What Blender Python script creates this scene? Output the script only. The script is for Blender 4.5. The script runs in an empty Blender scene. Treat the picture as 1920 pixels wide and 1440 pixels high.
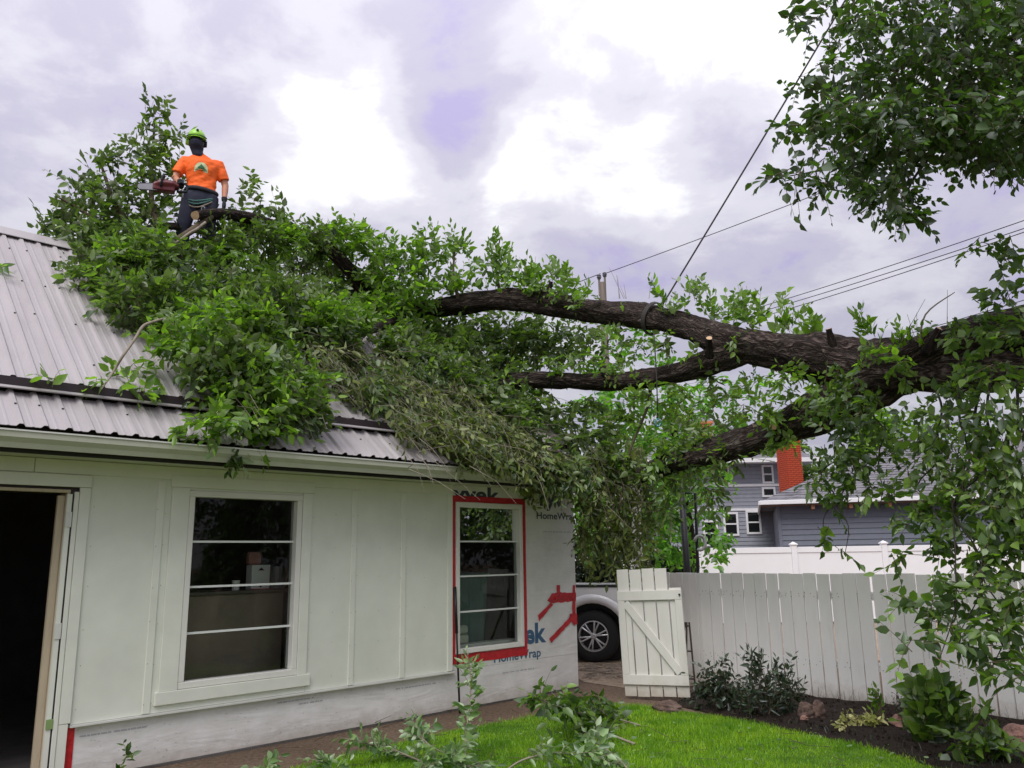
import bpy, bmesh, math, random
import numpy as np
from mathutils import Vector, Matrix
from mathutils.bvhtree import BVHTree

random.seed(7)
rng = np.random.default_rng(11)
scene = bpy.context.scene
COL = scene.collection
R = math.radians

# ------------------------------------------------------------------ camera
FPX, PITCH, ROLL, CAMH = 1540.0, R(11.8), R(0.84), 1.65      # focal length in px of a 1920 px wide frame
cam_data = bpy.data.cameras.new("camera")
cam_data.sensor_width = 36.0
cam_data.lens = FPX / 1920.0 * 36.0
cam_data.clip_start = 0.05
cam_data.clip_end = 2000.0
cam = bpy.data.objects.new("camera", cam_data)
COL.objects.link(cam)
_U = Vector((0, -math.sin(PITCH), math.cos(PITCH)))
_X = Vector((1, 0, 0))
_r = _X * math.cos(ROLL) - _U * math.sin(ROLL)
_u = _X * math.sin(ROLL) + _U * math.cos(ROLL)
_b = _r.cross(_u)
cam.matrix_world = Matrix(((_r.x, _u.x, _b.x, 0), (_r.y, _u.y, _b.y, 0), (_r.z, _u.z, _b.z, CAMH), (0, 0, 0, 1)))
scene.camera = cam

# ------------------------------------------------------------------ sky
SUN_EL, SUN_AZ = R(54), R(200)          # azimuth measured from +Y towards +X
world = bpy.data.worlds.new("World")
scene.world = world
world.use_nodes = True
wt = world.node_tree
wt.nodes.clear()


def N(tree, kind, **kw):
    n = tree.nodes.new(kind)
    for k, v in kw.items():
        if k in n.inputs.keys():
            n.inputs[k].default_value = v
        else:
            setattr(n, k, v)
    return n


def L(tree, a, b):
    tree.links.new(a, b)


def M2(tree, op, a, b=None, clamp=False):
    n = tree.nodes.new("ShaderNodeMath")
    n.operation = op
    n.use_clamp = clamp
    for i, v in enumerate((a, b)):
        if v is None:
            continue
        if isinstance(v, (int, float)):
            n.inputs[i].default_value = v
        else:
            tree.links.new(v, n.inputs[i])
    return n.outputs[0]


def ramp(tree, fac, stops, interp="LINEAR"):
    n = tree.nodes.new("ShaderNodeValToRGB")
    n.color_ramp.interpolation = interp
    e = n.color_ramp.elements
    while len(e) < len(stops):
        e.new(0.5)
    for i, (p, c) in enumerate(stops):
        e[i].position = p
        e[i].color = (c[0], c[1], c[2], 1)
    if fac is not None:
        tree.links.new(fac, n.inputs[0])
    return n.outputs[0]


def mixc(tree, fac, a, b, blend="MIX"):
    n = tree.nodes.new("ShaderNodeMix")
    n.data_type = "RGBA"
    n.blend_type = blend
    for s, v in ((n.inputs[0], fac), (n.inputs[6], a), (n.inputs[7], b)):
        if isinstance(v, (int, float)):
            s.default_value = v
        elif isinstance(v, tuple):
            s.default_value = (v[0], v[1], v[2], 1)
        else:
            tree.links.new(v, s)
    return n.outputs[2]


sky = N(wt, "ShaderNodeTexSky", sky_type="NISHITA", sun_disc=False, sun_elevation=SUN_EL, sun_rotation=SUN_AZ)
tc = N(wt, "ShaderNodeTexCoord")
sep = N(wt, "ShaderNodeSeparateXYZ")
L(wt, tc.outputs["Generated"], sep.inputs[0])
zz = M2(wt, "MAXIMUM", sep.outputs[2], 0.0)
den = M2(wt, "ADD", zz, 0.22)
cmb = N(wt, "ShaderNodeCombineXYZ")
L(wt, M2(wt, "DIVIDE", sep.outputs[0], den), cmb.inputs[0])
L(wt, M2(wt, "DIVIDE", sep.outputs[1], den), cmb.inputs[1])
cmb.inputs[2].default_value = 3.7


def cloud_noise(scale, detail, rough, off, dist=0.0):
    mp = N(wt, "ShaderNodeMapping")
    mp.inputs["Location"].default_value = off
    L(wt, cmb.outputs[0], mp.inputs[0])
    n = N(wt, "ShaderNodeTexNoise", Scale=scale, Detail=detail, Roughness=rough, Distortion=dist)
    L(wt, mp.outputs[0], n.inputs["Vector"])
    return n.outputs[0]


n_big = cloud_noise(1.15, 3.0, 0.45, (0.35, 0.1, 0.0), 0.2)
n_mid = cloud_noise(3.2, 6.0, 0.55, (2.0, 5.0, 1.0), 0.25)


def lobe(px, py, width):
    """soft break in the cloud deck around a direction of the sky"""
    a, b = px - 960, py - 720
    d = (_r * (a / FPX) - _u * (b / FPX) - _b).normalized()
    vm = N(wt, "ShaderNodeVectorMath", operation="DOT_PRODUCT")
    L(wt, tc.outputs["Generated"], vm.inputs[0])
    vm.inputs[1].default_value = d
    t = M2(wt, "SUBTRACT", 1.0, vm.outputs["Value"])
    t = M2(wt, "DIVIDE", t, -width * width * 0.5)
    return M2(wt, "EXPONENT", t)


n_fine = cloud_noise(9.0, 5.0, 0.6, (7.0, 1.0, 2.0), 0.3)
cover = M2(wt, "ADD", M2(wt, "MULTIPLY", n_big, 0.22), M2(wt, "ADD", M2(wt, "MULTIPLY", n_mid, 0.84), M2(wt, "MULTIPLY", n_fine, 0.30)))
breaks = None
for (px, py, w, s) in ((1230, 80, 0.13, 0.16), (1400, 60, 0.09, 0.12), (1060, 200, 0.07, 0.12), (680, 250, 0.09, 0.14), (560, 180, 0.10, 0.08), (930, 380, 0.04, 0.13), (1230, 320, 0.06, 0.13), (960, 300, 0.03, 0.10),
                       (840, 80, 0.07, -0.15), (850, 250, 0.06, -0.13), (1330, 230, 0.05, -0.12), (1150, 210, 0.04, -0.08), (150, 200, 0.25, -0.04), (1700, 560, 0.25, -0.05)):
    term = M2(wt, "MULTIPLY", lobe(px, py, w), s)
    breaks = term if breaks is None else M2(wt, "ADD", breaks, term)
n_edge = cloud_noise(5.5, 7.0, 0.62, (1.3, 9.0, 4.0), 0.5)
cover = M2(wt, "ADD", cover, M2(wt, "MULTIPLY", breaks, M2(wt, "ADD", M2(wt, "MULTIPLY", n_edge, 2.6), -0.32)))
cl = ramp(wt, cover, [(0.46, (0.245, 0.222, 0.345)), (0.60, (0.288, 0.275, 0.336)), (0.74, (0.362, 0.353, 0.392)), (0.97, (0.570, 0.568, 0.575))], "EASE")
grad = M2(wt, "ADD", M2(wt, "MULTIPLY", zz, 1.5), 0.70)        # overcast deck: brighter towards the zenith
cloud = N(wt, "ShaderNodeVectorMath", operation="SCALE")
L(wt, cl, cloud.inputs[0])
L(wt, grad, cloud.inputs["Scale"])
bg_sky = N(wt, "ShaderNodeBackground", Strength=0.10)
L(wt, sky.outputs[0], bg_sky.inputs[0])
bg_cl = N(wt, "ShaderNodeBackground", Strength=1.0)
L(wt, cloud.outputs[0], bg_cl.inputs[0])
ms = N(wt, "ShaderNodeMixShader")
ms.inputs[0].default_value = 0.93
L(wt, bg_sky.outputs[0], ms.inputs[1])
L(wt, bg_cl.outputs[0], ms.inputs[2])
wo = N(wt, "ShaderNodeOutputWorld")
L(wt, ms.outputs[0], wo.inputs[0])

# ------------------------------------------------------------------ sun behind the overcast
sd = bpy.data.lights.new("sun", "SUN")
sd.energy = 1.5
sd.angle = R(40)
sd.color = (1.0, 0.97, 0.92)
sun = bpy.data.objects.new("sun", sd)
COL.objects.link(sun)
_sdir = Vector((math.sin(SUN_AZ) * math.cos(SUN_EL), math.cos(SUN_AZ) * math.cos(SUN_EL), math.sin(SUN_EL)))
sun.rotation_euler = (-_sdir).to_track_quat("-Z", "Y").to_euler()
sun.location = _sdir * 60

vs = scene.view_settings
vs.view_transform = "Standard"
vs.look = "None"
vs.exposure = 0.78
vs.gamma = 1.0
vs.use_curve_mapping = False
scene.cycles.use_denoising = True
scene.cycles.max_bounces = 8
scene.cycles.transparent_max_bounces = 12

# ------------------------------------------------------------------ geometry helpers
WALL_A = R(44.9)                                   # the garage wall runs away to the right at this angle
GC = Vector((0.783, 10.92, 0.0))                   # its right hand corner
GD = Vector((math.cos(WALL_A), math.sin(WALL_A), 0))
GB = Vector((-math.sin(WALL_A), math.cos(WALL_A), 0))
CAM = Vector((0, 0, CAMH))


def gl(x, y, z):
    """garage coordinates (along the wall, behind the wall, up) to the world"""
    return GC + GD * x + GB * y + Vector((0, 0, z))


def view_ray(px, py):
    a, b = px - 960, py - 720
    return (_r * (a / FPX) - _u * (b / FPX) - _b)


def at(px, py, depth):
    """the point of the world at that depth (m along +Y) in that direction"""
    d = view_ray(px, py)
    return CAM + d * (depth / d.y)


def on_ground(px, py, z=0.0):
    d = view_ray(px, py)
    return CAM + d * ((z - CAMH) / d.z)


def on_plane(px, py, p0, n):
    d = view_ray(px, py)
    return CAM + d * ((p0 - CAM).dot(n) / d.dot(n))


def wall_xz(px, py, off=0.0):
    p = on_plane(px, py, GC + GB * off, GB) - GC
    return p.dot(GD), p.z


SLOPE = R(39)
ROOF_P = gl(0, -0.05, 3.09)
ROOF_N = (GB * -math.sin(SLOPE) + Vector((0, 0, math.cos(SLOPE))))


def on_roof(px, py, lift=0.0):
    return on_plane(px, py, ROOF_P + ROOF_N * lift, ROOF_N)


def over_ridge(px, py, yl=2.45):
    return on_plane(px, py, GC + GB * yl, GB)


class MB:
    def __init__(s):
        s.v, s.f, s.m = [], [], []

    def add(s, vs_, fs_, mi=0):
        o = len(s.v)
        s.v += [tuple(p) for p in vs_]
        s.f += [tuple(i + o for i in f) for f in fs_]
        s.m += [mi] * len(fs_)

    def box(s, c, h, mat=None, mi=0):
        c = Vector(c)
        pts = []
        for dx in (-1, 1):
            for dy in (-1, 1):
                for dz in (-1, 1):
                    p = Vector((dx * h[0], dy * h[1], dz * h[2]))
                    if mat is not None:
                        p = mat @ p
                    pts.append(c + p)
        s.add(pts, [(0, 1, 3, 2), (4, 6, 7, 5), (0, 4, 5, 1), (2, 3, 7, 6), (0, 2, 6, 4), (1, 5, 7, 3)], mi)

    def span(s, x0, x1, y0, y1, z0, z1, mi=0):
        s.box(((x0 + x1) / 2, (y0 + y1) / 2, (z0 + z1) / 2), (abs(x1 - x0) / 2, abs(y1 - y0) / 2, abs(z1 - z0) / 2), None, mi)

    def tube(s, pts, rad, n=8, bump=0.0, seed=0, cap=True, flat=None, mi=0):
        pts = [Vector(p) for p in pts]
        if isinstance(rad, (int, float)):
            rad = [rad] * len(pts)
        rings = []
        t0 = (pts[1] - pts[0]).normalized()
        ref = Vector((0, 0, 1)) if abs(t0.z) < 0.9 else Vector((1, 0, 0))
        x = t0.cross(ref).normalized()
        rs = random.Random(seed)
        ph = [rs.uniform(0, 6.28) for _ in range(6)]
        for i, p in enumerate(pts):
            if i == 0:
                t = pts[1] - pts[0]
            elif i == len(pts) - 1:
                t = pts[-1] - pts[-2]
            else:
                t = pts[i + 1] - pts[i - 1]
            t.normalize()
            x = (x - t * x.dot(t)).normalized()
            y = t.cross(x)
            ring = []
            for k in range(n):
                a = 2 * math.pi * k / n
                r = rad[i]
                if bump:
                    r *= 1 + bump * (math.sin(3 * a + ph[0] + i * .35) * .5 + math.sin(7 * a + ph[1] - i * .22) * .5 + rs.uniform(-.6, .6))
                fl = 1.0 if flat is None else flat
                ring.append(p + x * (math.cos(a) * r) + y * (math.sin(a) * r * fl))
            rings.append(ring)
        vs_ = [q for ring in rings for q in ring]
        fs_ = []
        for i in range(len(pts) - 1):
            for k in range(n):
                k2 = (k + 1) % n
                fs_.append((i * n + k, i * n + k2, (i + 1) * n + k2, (i + 1) * n + k))
        if cap:
            fs_.append(tuple(range(n - 1, -1, -1)))
            fs_.append(tuple((len(pts) - 1) * n + k for k in range(n)))
        s.add(vs_, fs_, mi)

    def build(s, name, mat, parent=None, smooth=False, bevel=0.0):
        me = bpy.data.meshes.new(name)
        me.from_pydata(s.v, [], s.f)
        mats = mat if isinstance(mat, (list, tuple)) else [mat]
        for m in mats:
            me.materials.append(m)
        if len(mats) > 1:
            me.polygons.foreach_set("material_index", s.m)
        bm = bmesh.new()
        bm.from_mesh(me)
        bmesh.ops.recalc_face_normals(bm, faces=bm.faces)
        if bevel > 0:
            bmesh.ops.bevel(bm, geom=[e for e in bm.edges], offset=bevel, segments=1, affect="EDGES", clamp_overlap=True)
        bm.to_mesh(me)
        bm.free()
        if smooth:
            me.polygons.foreach_set("use_smooth", [True] * len(me.polygons))
        return place(name, me, parent)


def place(name, me, parent=None):
    o = bpy.data.objects.new(name, me)
    COL.objects.link(o)
    if parent is not None:
        o.parent = parent
    return o


def thing(name, label, cat, loc=(0, 0, 0), rz=0.0, group=None):
    o = bpy.data.objects.new(name, None)
    o.empty_display_size = 0.2
    COL.objects.link(o)
    o.location = loc
    o.rotation_euler = (0, 0, rz)
    return tag(o, label, cat, group)


def tag(o, label, cat, group=None, kind=None):
    o["label"] = label
    o["category"] = cat
    if group:
        o["group"] = group
    if kind:
        o["kind"] = kind
    return o


def structure(o):
    o["kind"] = "structure"
    return o


def wpt(o, p):
    """a world point in the frame of a thing (location + z rotation only)"""
    return Matrix.Rotation(-o.rotation_euler.z, 3, "Z") @ (Vector(p) - o.location)


def smooth_path(pts, per=6):
    """Catmull-Rom through (point, radius) pairs"""
    P = [Vector(p[0]) for p in pts]
    rr = [p[1] for p in pts]
    out, ro = [], []
    n = len(P)
    for i in range(n - 1):
        p0, p1, p2, p3 = P[max(i - 1, 0)], P[i], P[i + 1], P[min(i + 2, n - 1)]
        for k in range(per):
            t = k / per
            q = 0.5 * ((2 * p1) + (p2 - p0) * t + (2 * p0 - 5 * p1 + 4 * p2 - p3) * t * t + (3 * p1 - p0 - 3 * p2 + p3) * t ** 3)
            out.append(q)
            ro.append(rr[i] * (1 - t) + rr[i + 1] * t)
    out.append(P[-1])
    ro.append(rr[-1])
    return out, ro


# ------------------------------------------------------------------ materials
def new_mat(name):
    m = bpy.data.materials.new(name)
    m.use_nodes = True
    t = m.node_tree
    t.nodes.clear()
    o = t.nodes.new("ShaderNodeOutputMaterial")
    return m, t, o


def surf(name, col, rough=0.6, var=0.15, scale=6.0, bump=0.0, bscale=40.0, metal=0.0, spec=0.5, stain=None, stain_scale=2.0, stain_amt=0.5, stretch=(1, 1, 1), coords="Object", splash=None):
    """painted / weathered surface: base colour, broad tone variation, optional stains and fine relief"""
    m, t, o = new_mat(name)
    b = N(t, "ShaderNodeBsdfPrincipled", Roughness=rough, Metallic=metal)
    b.inputs["Specular IOR Level"].default_value = spec
    tcn = N(t, "ShaderNodeTexCoord")
    mp = N(t, "ShaderNodeMapping")
    mp.inputs["Scale"].default_value = stretch
    L(t, tcn.outputs[coords], mp.inputs[0])
    n1 = N(t, "ShaderNodeTexNoise", Scale=scale, Detail=6.0, Roughness=0.6)
    L(t, mp.outputs[0], n1.inputs["Vector"])
    lo = tuple(max(0, c * (1 - var)) for c in col)
    hi = tuple(min(1, c * (1 + var)) for c in col)
    c = ramp(t, n1.outputs[0], [(0.3, lo), (0.7, hi)])
    if stain is not None:
        n2 = N(t, "ShaderNodeTexNoise", Scale=stain_scale, Detail=8.0, Roughness=0.7)
        L(t, mp.outputs[0], n2.inputs["Vector"])
        f = ramp(t, n2.outputs[0], [(0.52, (0, 0, 0)), (0.72, (stain_amt,) * 3)])
        c = mixc(t, f, c, stain)
    if splash is not None:                      # dirt thrown up from the ground, ragged upper edge
        scol, sh = splash
        sz = N(t, "ShaderNodeSeparateXYZ")
        L(t, tcn.outputs["Object"], sz.inputs[0])
        n4 = N(t, "ShaderNodeTexNoise", Scale=9.0, Detail=8.0, Roughness=0.75)
        L(t, tcn.outputs["Object"], n4.inputs["Vector"])
        hh = M2(t, "SUBTRACT", M2(t, "MULTIPLY", n4.outputs[0], sh * 2.2), sz.outputs[2])
        c = mixc(t, M2(t, "MULTIPLY", M2(t, "DIVIDE", hh, sh, True), 0.55), c, scol)
    L(t, c, b.inputs["Base Color"])
    rr = M2(t, "ADD", M2(t, "MULTIPLY", n1.outputs[0], 0.25), rough - 0.12)
    L(t, rr, b.inputs["Roughness"])
    if bump:
        n3 = N(t, "ShaderNodeTexNoise", Scale=bscale, Detail=5.0, Roughness=0.6)
        L(t, mp.outputs[0], n3.inputs["Vector"])
        bp = N(t, "ShaderNodeBump", Strength=bump, Distance=0.02)
        L(t, n3.outputs[0], bp.inputs["Height"])
        L(t, bp.outputs[0], b.inputs["Normal"])
    L(t, b.outputs[0], o.inputs[0])
    return m


def leaf_mat(name, top_a, top_b, under, transl=0.35, gloss=0.06):
    m, t, o = new_mat(name)
    g = N(t, "ShaderNodeNewGeometry")
    oi = N(t, "ShaderNodeObjectInfo")
    rnd = M2(t, "FRACT", M2(t, "ADD", g.outputs["Random Per Island"], oi.outputs["Random"]))
    c = ramp(t, rnd, [(0.0, top_a), (0.55, tuple((a + b) / 2 for a, b in zip(top_a, top_b))), (0.9, top_b), (1.0, tuple(min(1, x * 1.5) for x in top_b))])
    c2 = mixc(t, g.outputs["Backfacing"], c, under)
    d = N(t, "ShaderNodeBsdfDiffuse")
    L(t, c2, d.inputs[0])
    tr = N(t, "ShaderNodeBsdfTranslucent")
    ct = mixc(t, 1.0, c, (1.9, 2.3, 0.8), "MULTIPLY")
    L(t, ct, tr.inputs[0])
    mx = N(t, "ShaderNodeMixShader")
    mx.inputs[0].default_value = transl
    L(t, d.outputs[0], mx.inputs[1])
    L(t, tr.outputs[0], mx.inputs[2])
    gl_ = N(t, "ShaderNodeBsdfGlossy", Roughness=0.42)
    gl_.inputs[0].default_value = (0.8, 0.85, 0.85, 1)
    m3 = N(t, "ShaderNodeMixShader")
    m3.inputs[0].default_value = gloss
    L(t, mx.outputs[0], m3.inputs[1])
    L(t, gl_.outputs[0], m3.inputs[2])
    L(t, m3.outputs[0], o.inputs[0])
    return m


def glass_mat(name, tint=(0.9, 0.95, 0.93), f0=0.05):
    m, t, o = new_mat(name)
    fr = N(t, "ShaderNodeFresnel", IOR=1.5)
    tr = N(t, "ShaderNodeBsdfTransparent")
    tr.inputs[0].default_value = (*tint, 1)
    gs = N(t, "ShaderNodeBsdfGlossy", Roughness=0.015)
    gs.inputs[0].default_value = (0.9, 0.93, 0.93, 1)
    mx = N(t, "ShaderNodeMixShader")
    L(t, M2(t, "MULTIPLY", M2(t, "ADD", fr.outputs[0], f0), 0.8), mx.inputs[0])
    L(t, tr.outputs[0], mx.inputs[1])
    L(t, gs.outputs[0], mx.inputs[2])
    L(t, mx.outputs[0], o.inputs[0])
    return m


def bark_mat(name, col, scale=1.0):
    m, t, o = new_mat(name)
    b = N(t, "ShaderNodeBsdfPrincipled", Roughness=0.95)
    b.inputs["Specular IOR Level"].default_value = 0.15
    at_ = N(t, "ShaderNodeUVMap")
    mp = N(t, "ShaderNodeMapping")
    mp.inputs["Scale"].default_value = (1, 1, 1)
    L(t, at_.outputs[0], mp.inputs[0])
    mp2 = N(t, "ShaderNodeMapping")
    mp2.inputs["Scale"].default_value = (5.5, 20.0, 1)
    wob = N(t, "ShaderNodeTexNoise", Scale=5.0, Detail=3.0, Roughness=0.5)
    L(t, at_.outputs[0], wob.inputs["Vector"])
    L(t, mixc(t, 0.05, at_.outputs[0], wob.outputs[1]), mp2.inputs[0])
    n0 = N(t, "ShaderNodeTexNoise", Scale=1.0 * scale, Detail=3.0, Roughness=0.55, Distortion=0.9)
    L(t, mp2.outputs[0], n0.inputs["Vector"])
    ridge = M2(t, "MULTIPLY", M2(t, "ABSOLUTE", M2(t, "SUBTRACT", n0.outputs[0], 0.5)), 4.5, True)
    n1 = N(t, "ShaderNodeTexNoise", Scale=38.0, Detail=6.0, Roughness=0.7)
    L(t, at_.outputs[0], n1.inputs["Vector"])
    n2 = N(t, "ShaderNodeTexNoise", Scale=2.2, Detail=3.0)
    L(t, at_.outputs[0], n2.inputs["Vector"])
    h = M2(t, "ADD", M2(t, "MULTIPLY", ridge, 0.55), M2(t, "ADD", M2(t, "MULTIPLY", n1.outputs[0], 0.32), M2(t, "MULTIPLY", n2.outputs[0], 0.22)))
    c = ramp(t, h, [(0.30, tuple(x * 0.25 for x in col)), (0.52, tuple(x * 0.8 for x in col)), (0.72, tuple(min(1, x * 1.6) for x in col)), (0.92, (col[0] * 2.6, col[1] * 2.7, col[2] * 2.7))])
    n5 = N(t, "ShaderNodeTexNoise", Scale=4.5, Detail=7.0, Roughness=0.7)      # lichen and weathered patches
    L(t, at_.outputs[0], n5.inputs["Vector"])
    c = mixc(t, ramp(t, n5.outputs[0], [(0.55, (0, 0, 0)), (0.75, (0.55, 0.55, 0.55))]), c, (0.17, 0.165, 0.125))
    L(t, c, b.inputs["Base Color"])
    bp = N(t, "ShaderNodeBump", Strength=1.0, Distance=0.055)
    L(t, h, bp.inputs["Height"])
    L(t, bp.outputs[0], b.inputs["Normal"])
    L(t, b.outputs[0], o.inputs[0])
    return m


MAT = {}
MAT["siding"] = surf("siding_paint", (0.73, 0.745, 0.665), 0.5, 0.05, 3.0, 0.05, 60, stain=(0.64, 0.68, 0.56), stain_scale=0.8, stain_amt=0.35)
MAT["trim"] = surf("trim_paint", (0.75, 0.76, 0.68), 0.45, 0.05, 4.0, 0.05, 80)
MAT["vinyl_frame"] = surf("window_vinyl", (0.76, 0.75, 0.70), 0.35, 0.03, 4.0)
MAT["muntin"] = surf("muntin_white", (0.80, 0.82, 0.80), 0.35, 0.02, 4.0)
MAT["raw_wood"] = surf("raw_pine", (0.50, 0.42, 0.30), 0.6, 0.12, 8.0, 0.1, 60, stretch=(4, 4, 0.4))
MAT["dark_paint"] = surf("dark_gap", (0.02, 0.018, 0.017), 0.7, 0.1)
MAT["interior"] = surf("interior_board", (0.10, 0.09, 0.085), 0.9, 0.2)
MAT["metal_roof"] = surf("roof_metal_paint", (0.385, 0.36, 0.365), 0.55, 0.09, 1.5, 0.03, 30, spec=0.5, stain=(0.30, 0.265, 0.275), stain_scale=1.6, stain_amt=0.6, stretch=(3, 0.6, 0.6))
MAT["flashing"] = surf("brown_flashing", (0.028, 0.017, 0.022), 0.55, 0.2, 5.0, 0.05, 30)
MAT["gutter"] = surf("gutter_paint", (0.52, 0.53, 0.43), 0.4, 0.06, 3.0, stain=(0.30, 0.31, 0.22), stain_scale=3.0, stain_amt=0.5)
MAT["gutter_lip"] = surf("gutter_lip_paint", (0.66, 0.66, 0.62), 0.4, 0.05)
MAT["soffit"] = surf("soffit_paint", (0.52, 0.54, 0.44), 0.6, 0.06)
MAT["tape"] = surf("red_sheathing_tape", (0.50, 0.012, 0.022), 0.35, 0.3, 18.0, 0.3, 25)
MAT["green_tape"] = surf("green_masking_tape", (0.22, 0.33, 0.12), 0.6, 0.1)
MAT["print_blue"] = surf("wrap_print", (0.045, 0.12, 0.22), 0.5, 0.15, 10)
MAT["print_shaded"] = surf("wrap_print_shaded", (0.03, 0.05, 0.075), 0.5, 0.15, 10)  # same blue ink, its colour darkened for the shadow on the upper lettering
MAT["print_grey"] = surf("wrap_small_print", (0.42, 0.43, 0.45), 0.5, 0.1, 10)
MAT["white_paint"] = surf("white_fence_paint", (0.84, 0.83, 0.80), 0.55, 0.06, 5.0, 0.08, 50, stain=(0.74, 0.72, 0.66), stain_scale=5.0, stain_amt=0.4, stretch=(1, 1, 0.25), splash=((0.30, 0.24, 0.17), 0.22))
MAT["gate_paint"] = surf("gate_paint", (0.66, 0.65, 0.61), 0.55, 0.05, 5.0, 0.08, 50, stain=(0.55, 0.52, 0.42), stain_scale=4.0, stain_amt=0.4, stretch=(1, 1, 0.3), splash=((0.34, 0.28, 0.19), 0.16))
MAT["vinyl"] = surf("white_vinyl", (0.82, 0.82, 0.84), 0.35, 0.02, 3.0)
MAT["black_metal"] = surf("black_metal", (0.012, 0.012, 0.014), 0.45, 0.2)
MAT["blue_siding"] = surf("blue_grey_siding", (0.150, 0.165, 0.205), 0.6, 0.1, 5.0, 0.05, 50)
MAT["house_siding"] = surf("slate_siding", (0.27, 0.285, 0.33), 0.6, 0.08, 5.0, 0.05, 50)
MAT["house_trim"] = surf("house_white_trim", (0.75, 0.75, 0.76), 0.5, 0.04)
MAT["shingle"] = surf("grey_shingle", (0.16, 0.155, 0.17), 0.9, 0.5, 3.2, 0.3, 60, stretch=(1.2, 3, 3))
MAT["brick"] = surf("red_brick", (0.42, 0.060, 0.022), 0.85, 0.25, 9.0, 0.3, 60)
MAT["mortar"] = surf("red_mortar", (0.30, 0.06, 0.03), 0.95, 0.2, 9.0, 0.3, 60)
MAT["wood_grey"] = surf("weathered_pole", (0.20, 0.17, 0.145), 0.9, 0.25, 5.0, 0.3, 30, stretch=(4, 4, 0.3))
MAT["trellis"] = surf("brown_trellis", (0.06, 0.042, 0.034), 0.9, 0.3, 8.0, 0.2, 40)
MAT["wire"] = surf("wire_black", (0.05, 0.05, 0.055), 0.6, 0.1)
MAT["rope"] = surf("arborist_rope", (0.06, 0.055, 0.055), 0.85, 0.3, 40)
MAT["porcelain"] = surf("insulator", (0.10, 0.10, 0.12), 0.25, 0.1)
MAT["bark"] = bark_mat("elm_bark", (0.090, 0.069, 0.060))
MAT["twig"] = surf("twig_bark", (0.10, 0.075, 0.05), 0.9, 0.3, 20)
MAT["dark_bark"] = surf("dark_twig_bark", (0.028, 0.022, 0.018), 0.9, 0.3, 20)
MAT["pale_twig"] = surf("pale_dry_twig", (0.25, 0.215, 0.165), 0.85, 0.2, 20)
MAT["cut_wood"] = surf("fresh_cut_wood", (0.50, 0.34, 0.20), 0.7, 0.15, 20)
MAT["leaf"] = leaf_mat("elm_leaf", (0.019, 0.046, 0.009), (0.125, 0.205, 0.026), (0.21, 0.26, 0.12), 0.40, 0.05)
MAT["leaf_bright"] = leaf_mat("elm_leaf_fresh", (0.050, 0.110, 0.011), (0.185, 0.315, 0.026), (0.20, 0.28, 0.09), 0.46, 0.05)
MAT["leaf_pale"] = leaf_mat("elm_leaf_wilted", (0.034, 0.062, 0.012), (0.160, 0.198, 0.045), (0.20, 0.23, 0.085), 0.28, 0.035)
MAT["leaf_near"] = leaf_mat("elm_leaf_near", (0.030, 0.066, 0.010), (0.135, 0.225, 0.026), (0.09, 0.14, 0.06), 0.40, 0.06)  # green of the near hanging leaves, also used on low plants and cut branches
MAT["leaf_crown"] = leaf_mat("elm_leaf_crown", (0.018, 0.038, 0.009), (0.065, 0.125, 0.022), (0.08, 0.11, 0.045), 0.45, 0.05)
MAT["leaf_back"] = leaf_mat("maple_leaf", (0.05, 0.135, 0.014), (0.15, 0.33, 0.03), (0.16, 0.28, 0.06), 0.5, 0.05)
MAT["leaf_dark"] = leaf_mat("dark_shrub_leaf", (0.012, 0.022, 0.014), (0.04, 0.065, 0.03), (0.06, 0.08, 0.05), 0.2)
MAT["leaf_ground"] = leaf_mat("cut_branch_leaf", (0.06, 0.125, 0.030), (0.22, 0.33, 0.12), (0.33, 0.42, 0.24), 0.3, 0.08)
MAT["leaf_hosta"] = leaf_mat("variegated_leaf", (0.30, 0.32, 0.10), (0.50, 0.46, 0.20), (0.40, 0.38, 0.2), 0.3)
MAT["rock"] = surf("garden_rock", (0.115, 0.072, 0.058), 0.9, 0.6, 9.0, 1.0, 26, stain=(0.26, 0.20, 0.17), stain_scale=6.0, stain_amt=0.7)
MAT["pink_rock"] = surf("pink_granite", (0.30, 0.165, 0.13), 0.9, 0.4, 14.0, 0.9, 34, stain=(0.16, 0.11, 0.09), stain_scale=7.0, stain_amt=0.7)
MAT["glass"] = glass_mat("window_glass", f0=0.0)
MAT["car_paint"] = surf("truck_white_paint", (0.70, 0.70, 0.71), 0.2, 0.01, 2.0, spec=0.6)
MAT["tyre"] = surf("tyre_rubber", (0.014, 0.014, 0.015), 0.8, 0.2)
MAT["alloy"] = surf("alloy_rim", (0.55, 0.55, 0.56), 0.3, 0.05, metal=0.6)
MAT["car_dark"] = surf("dark_plastic", (0.012, 0.012, 0.013), 0.5, 0.2)
MAT["dark_glass"] = surf("dark_glass", (0.01, 0.012, 0.013), 0.06, 0.1)

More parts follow.
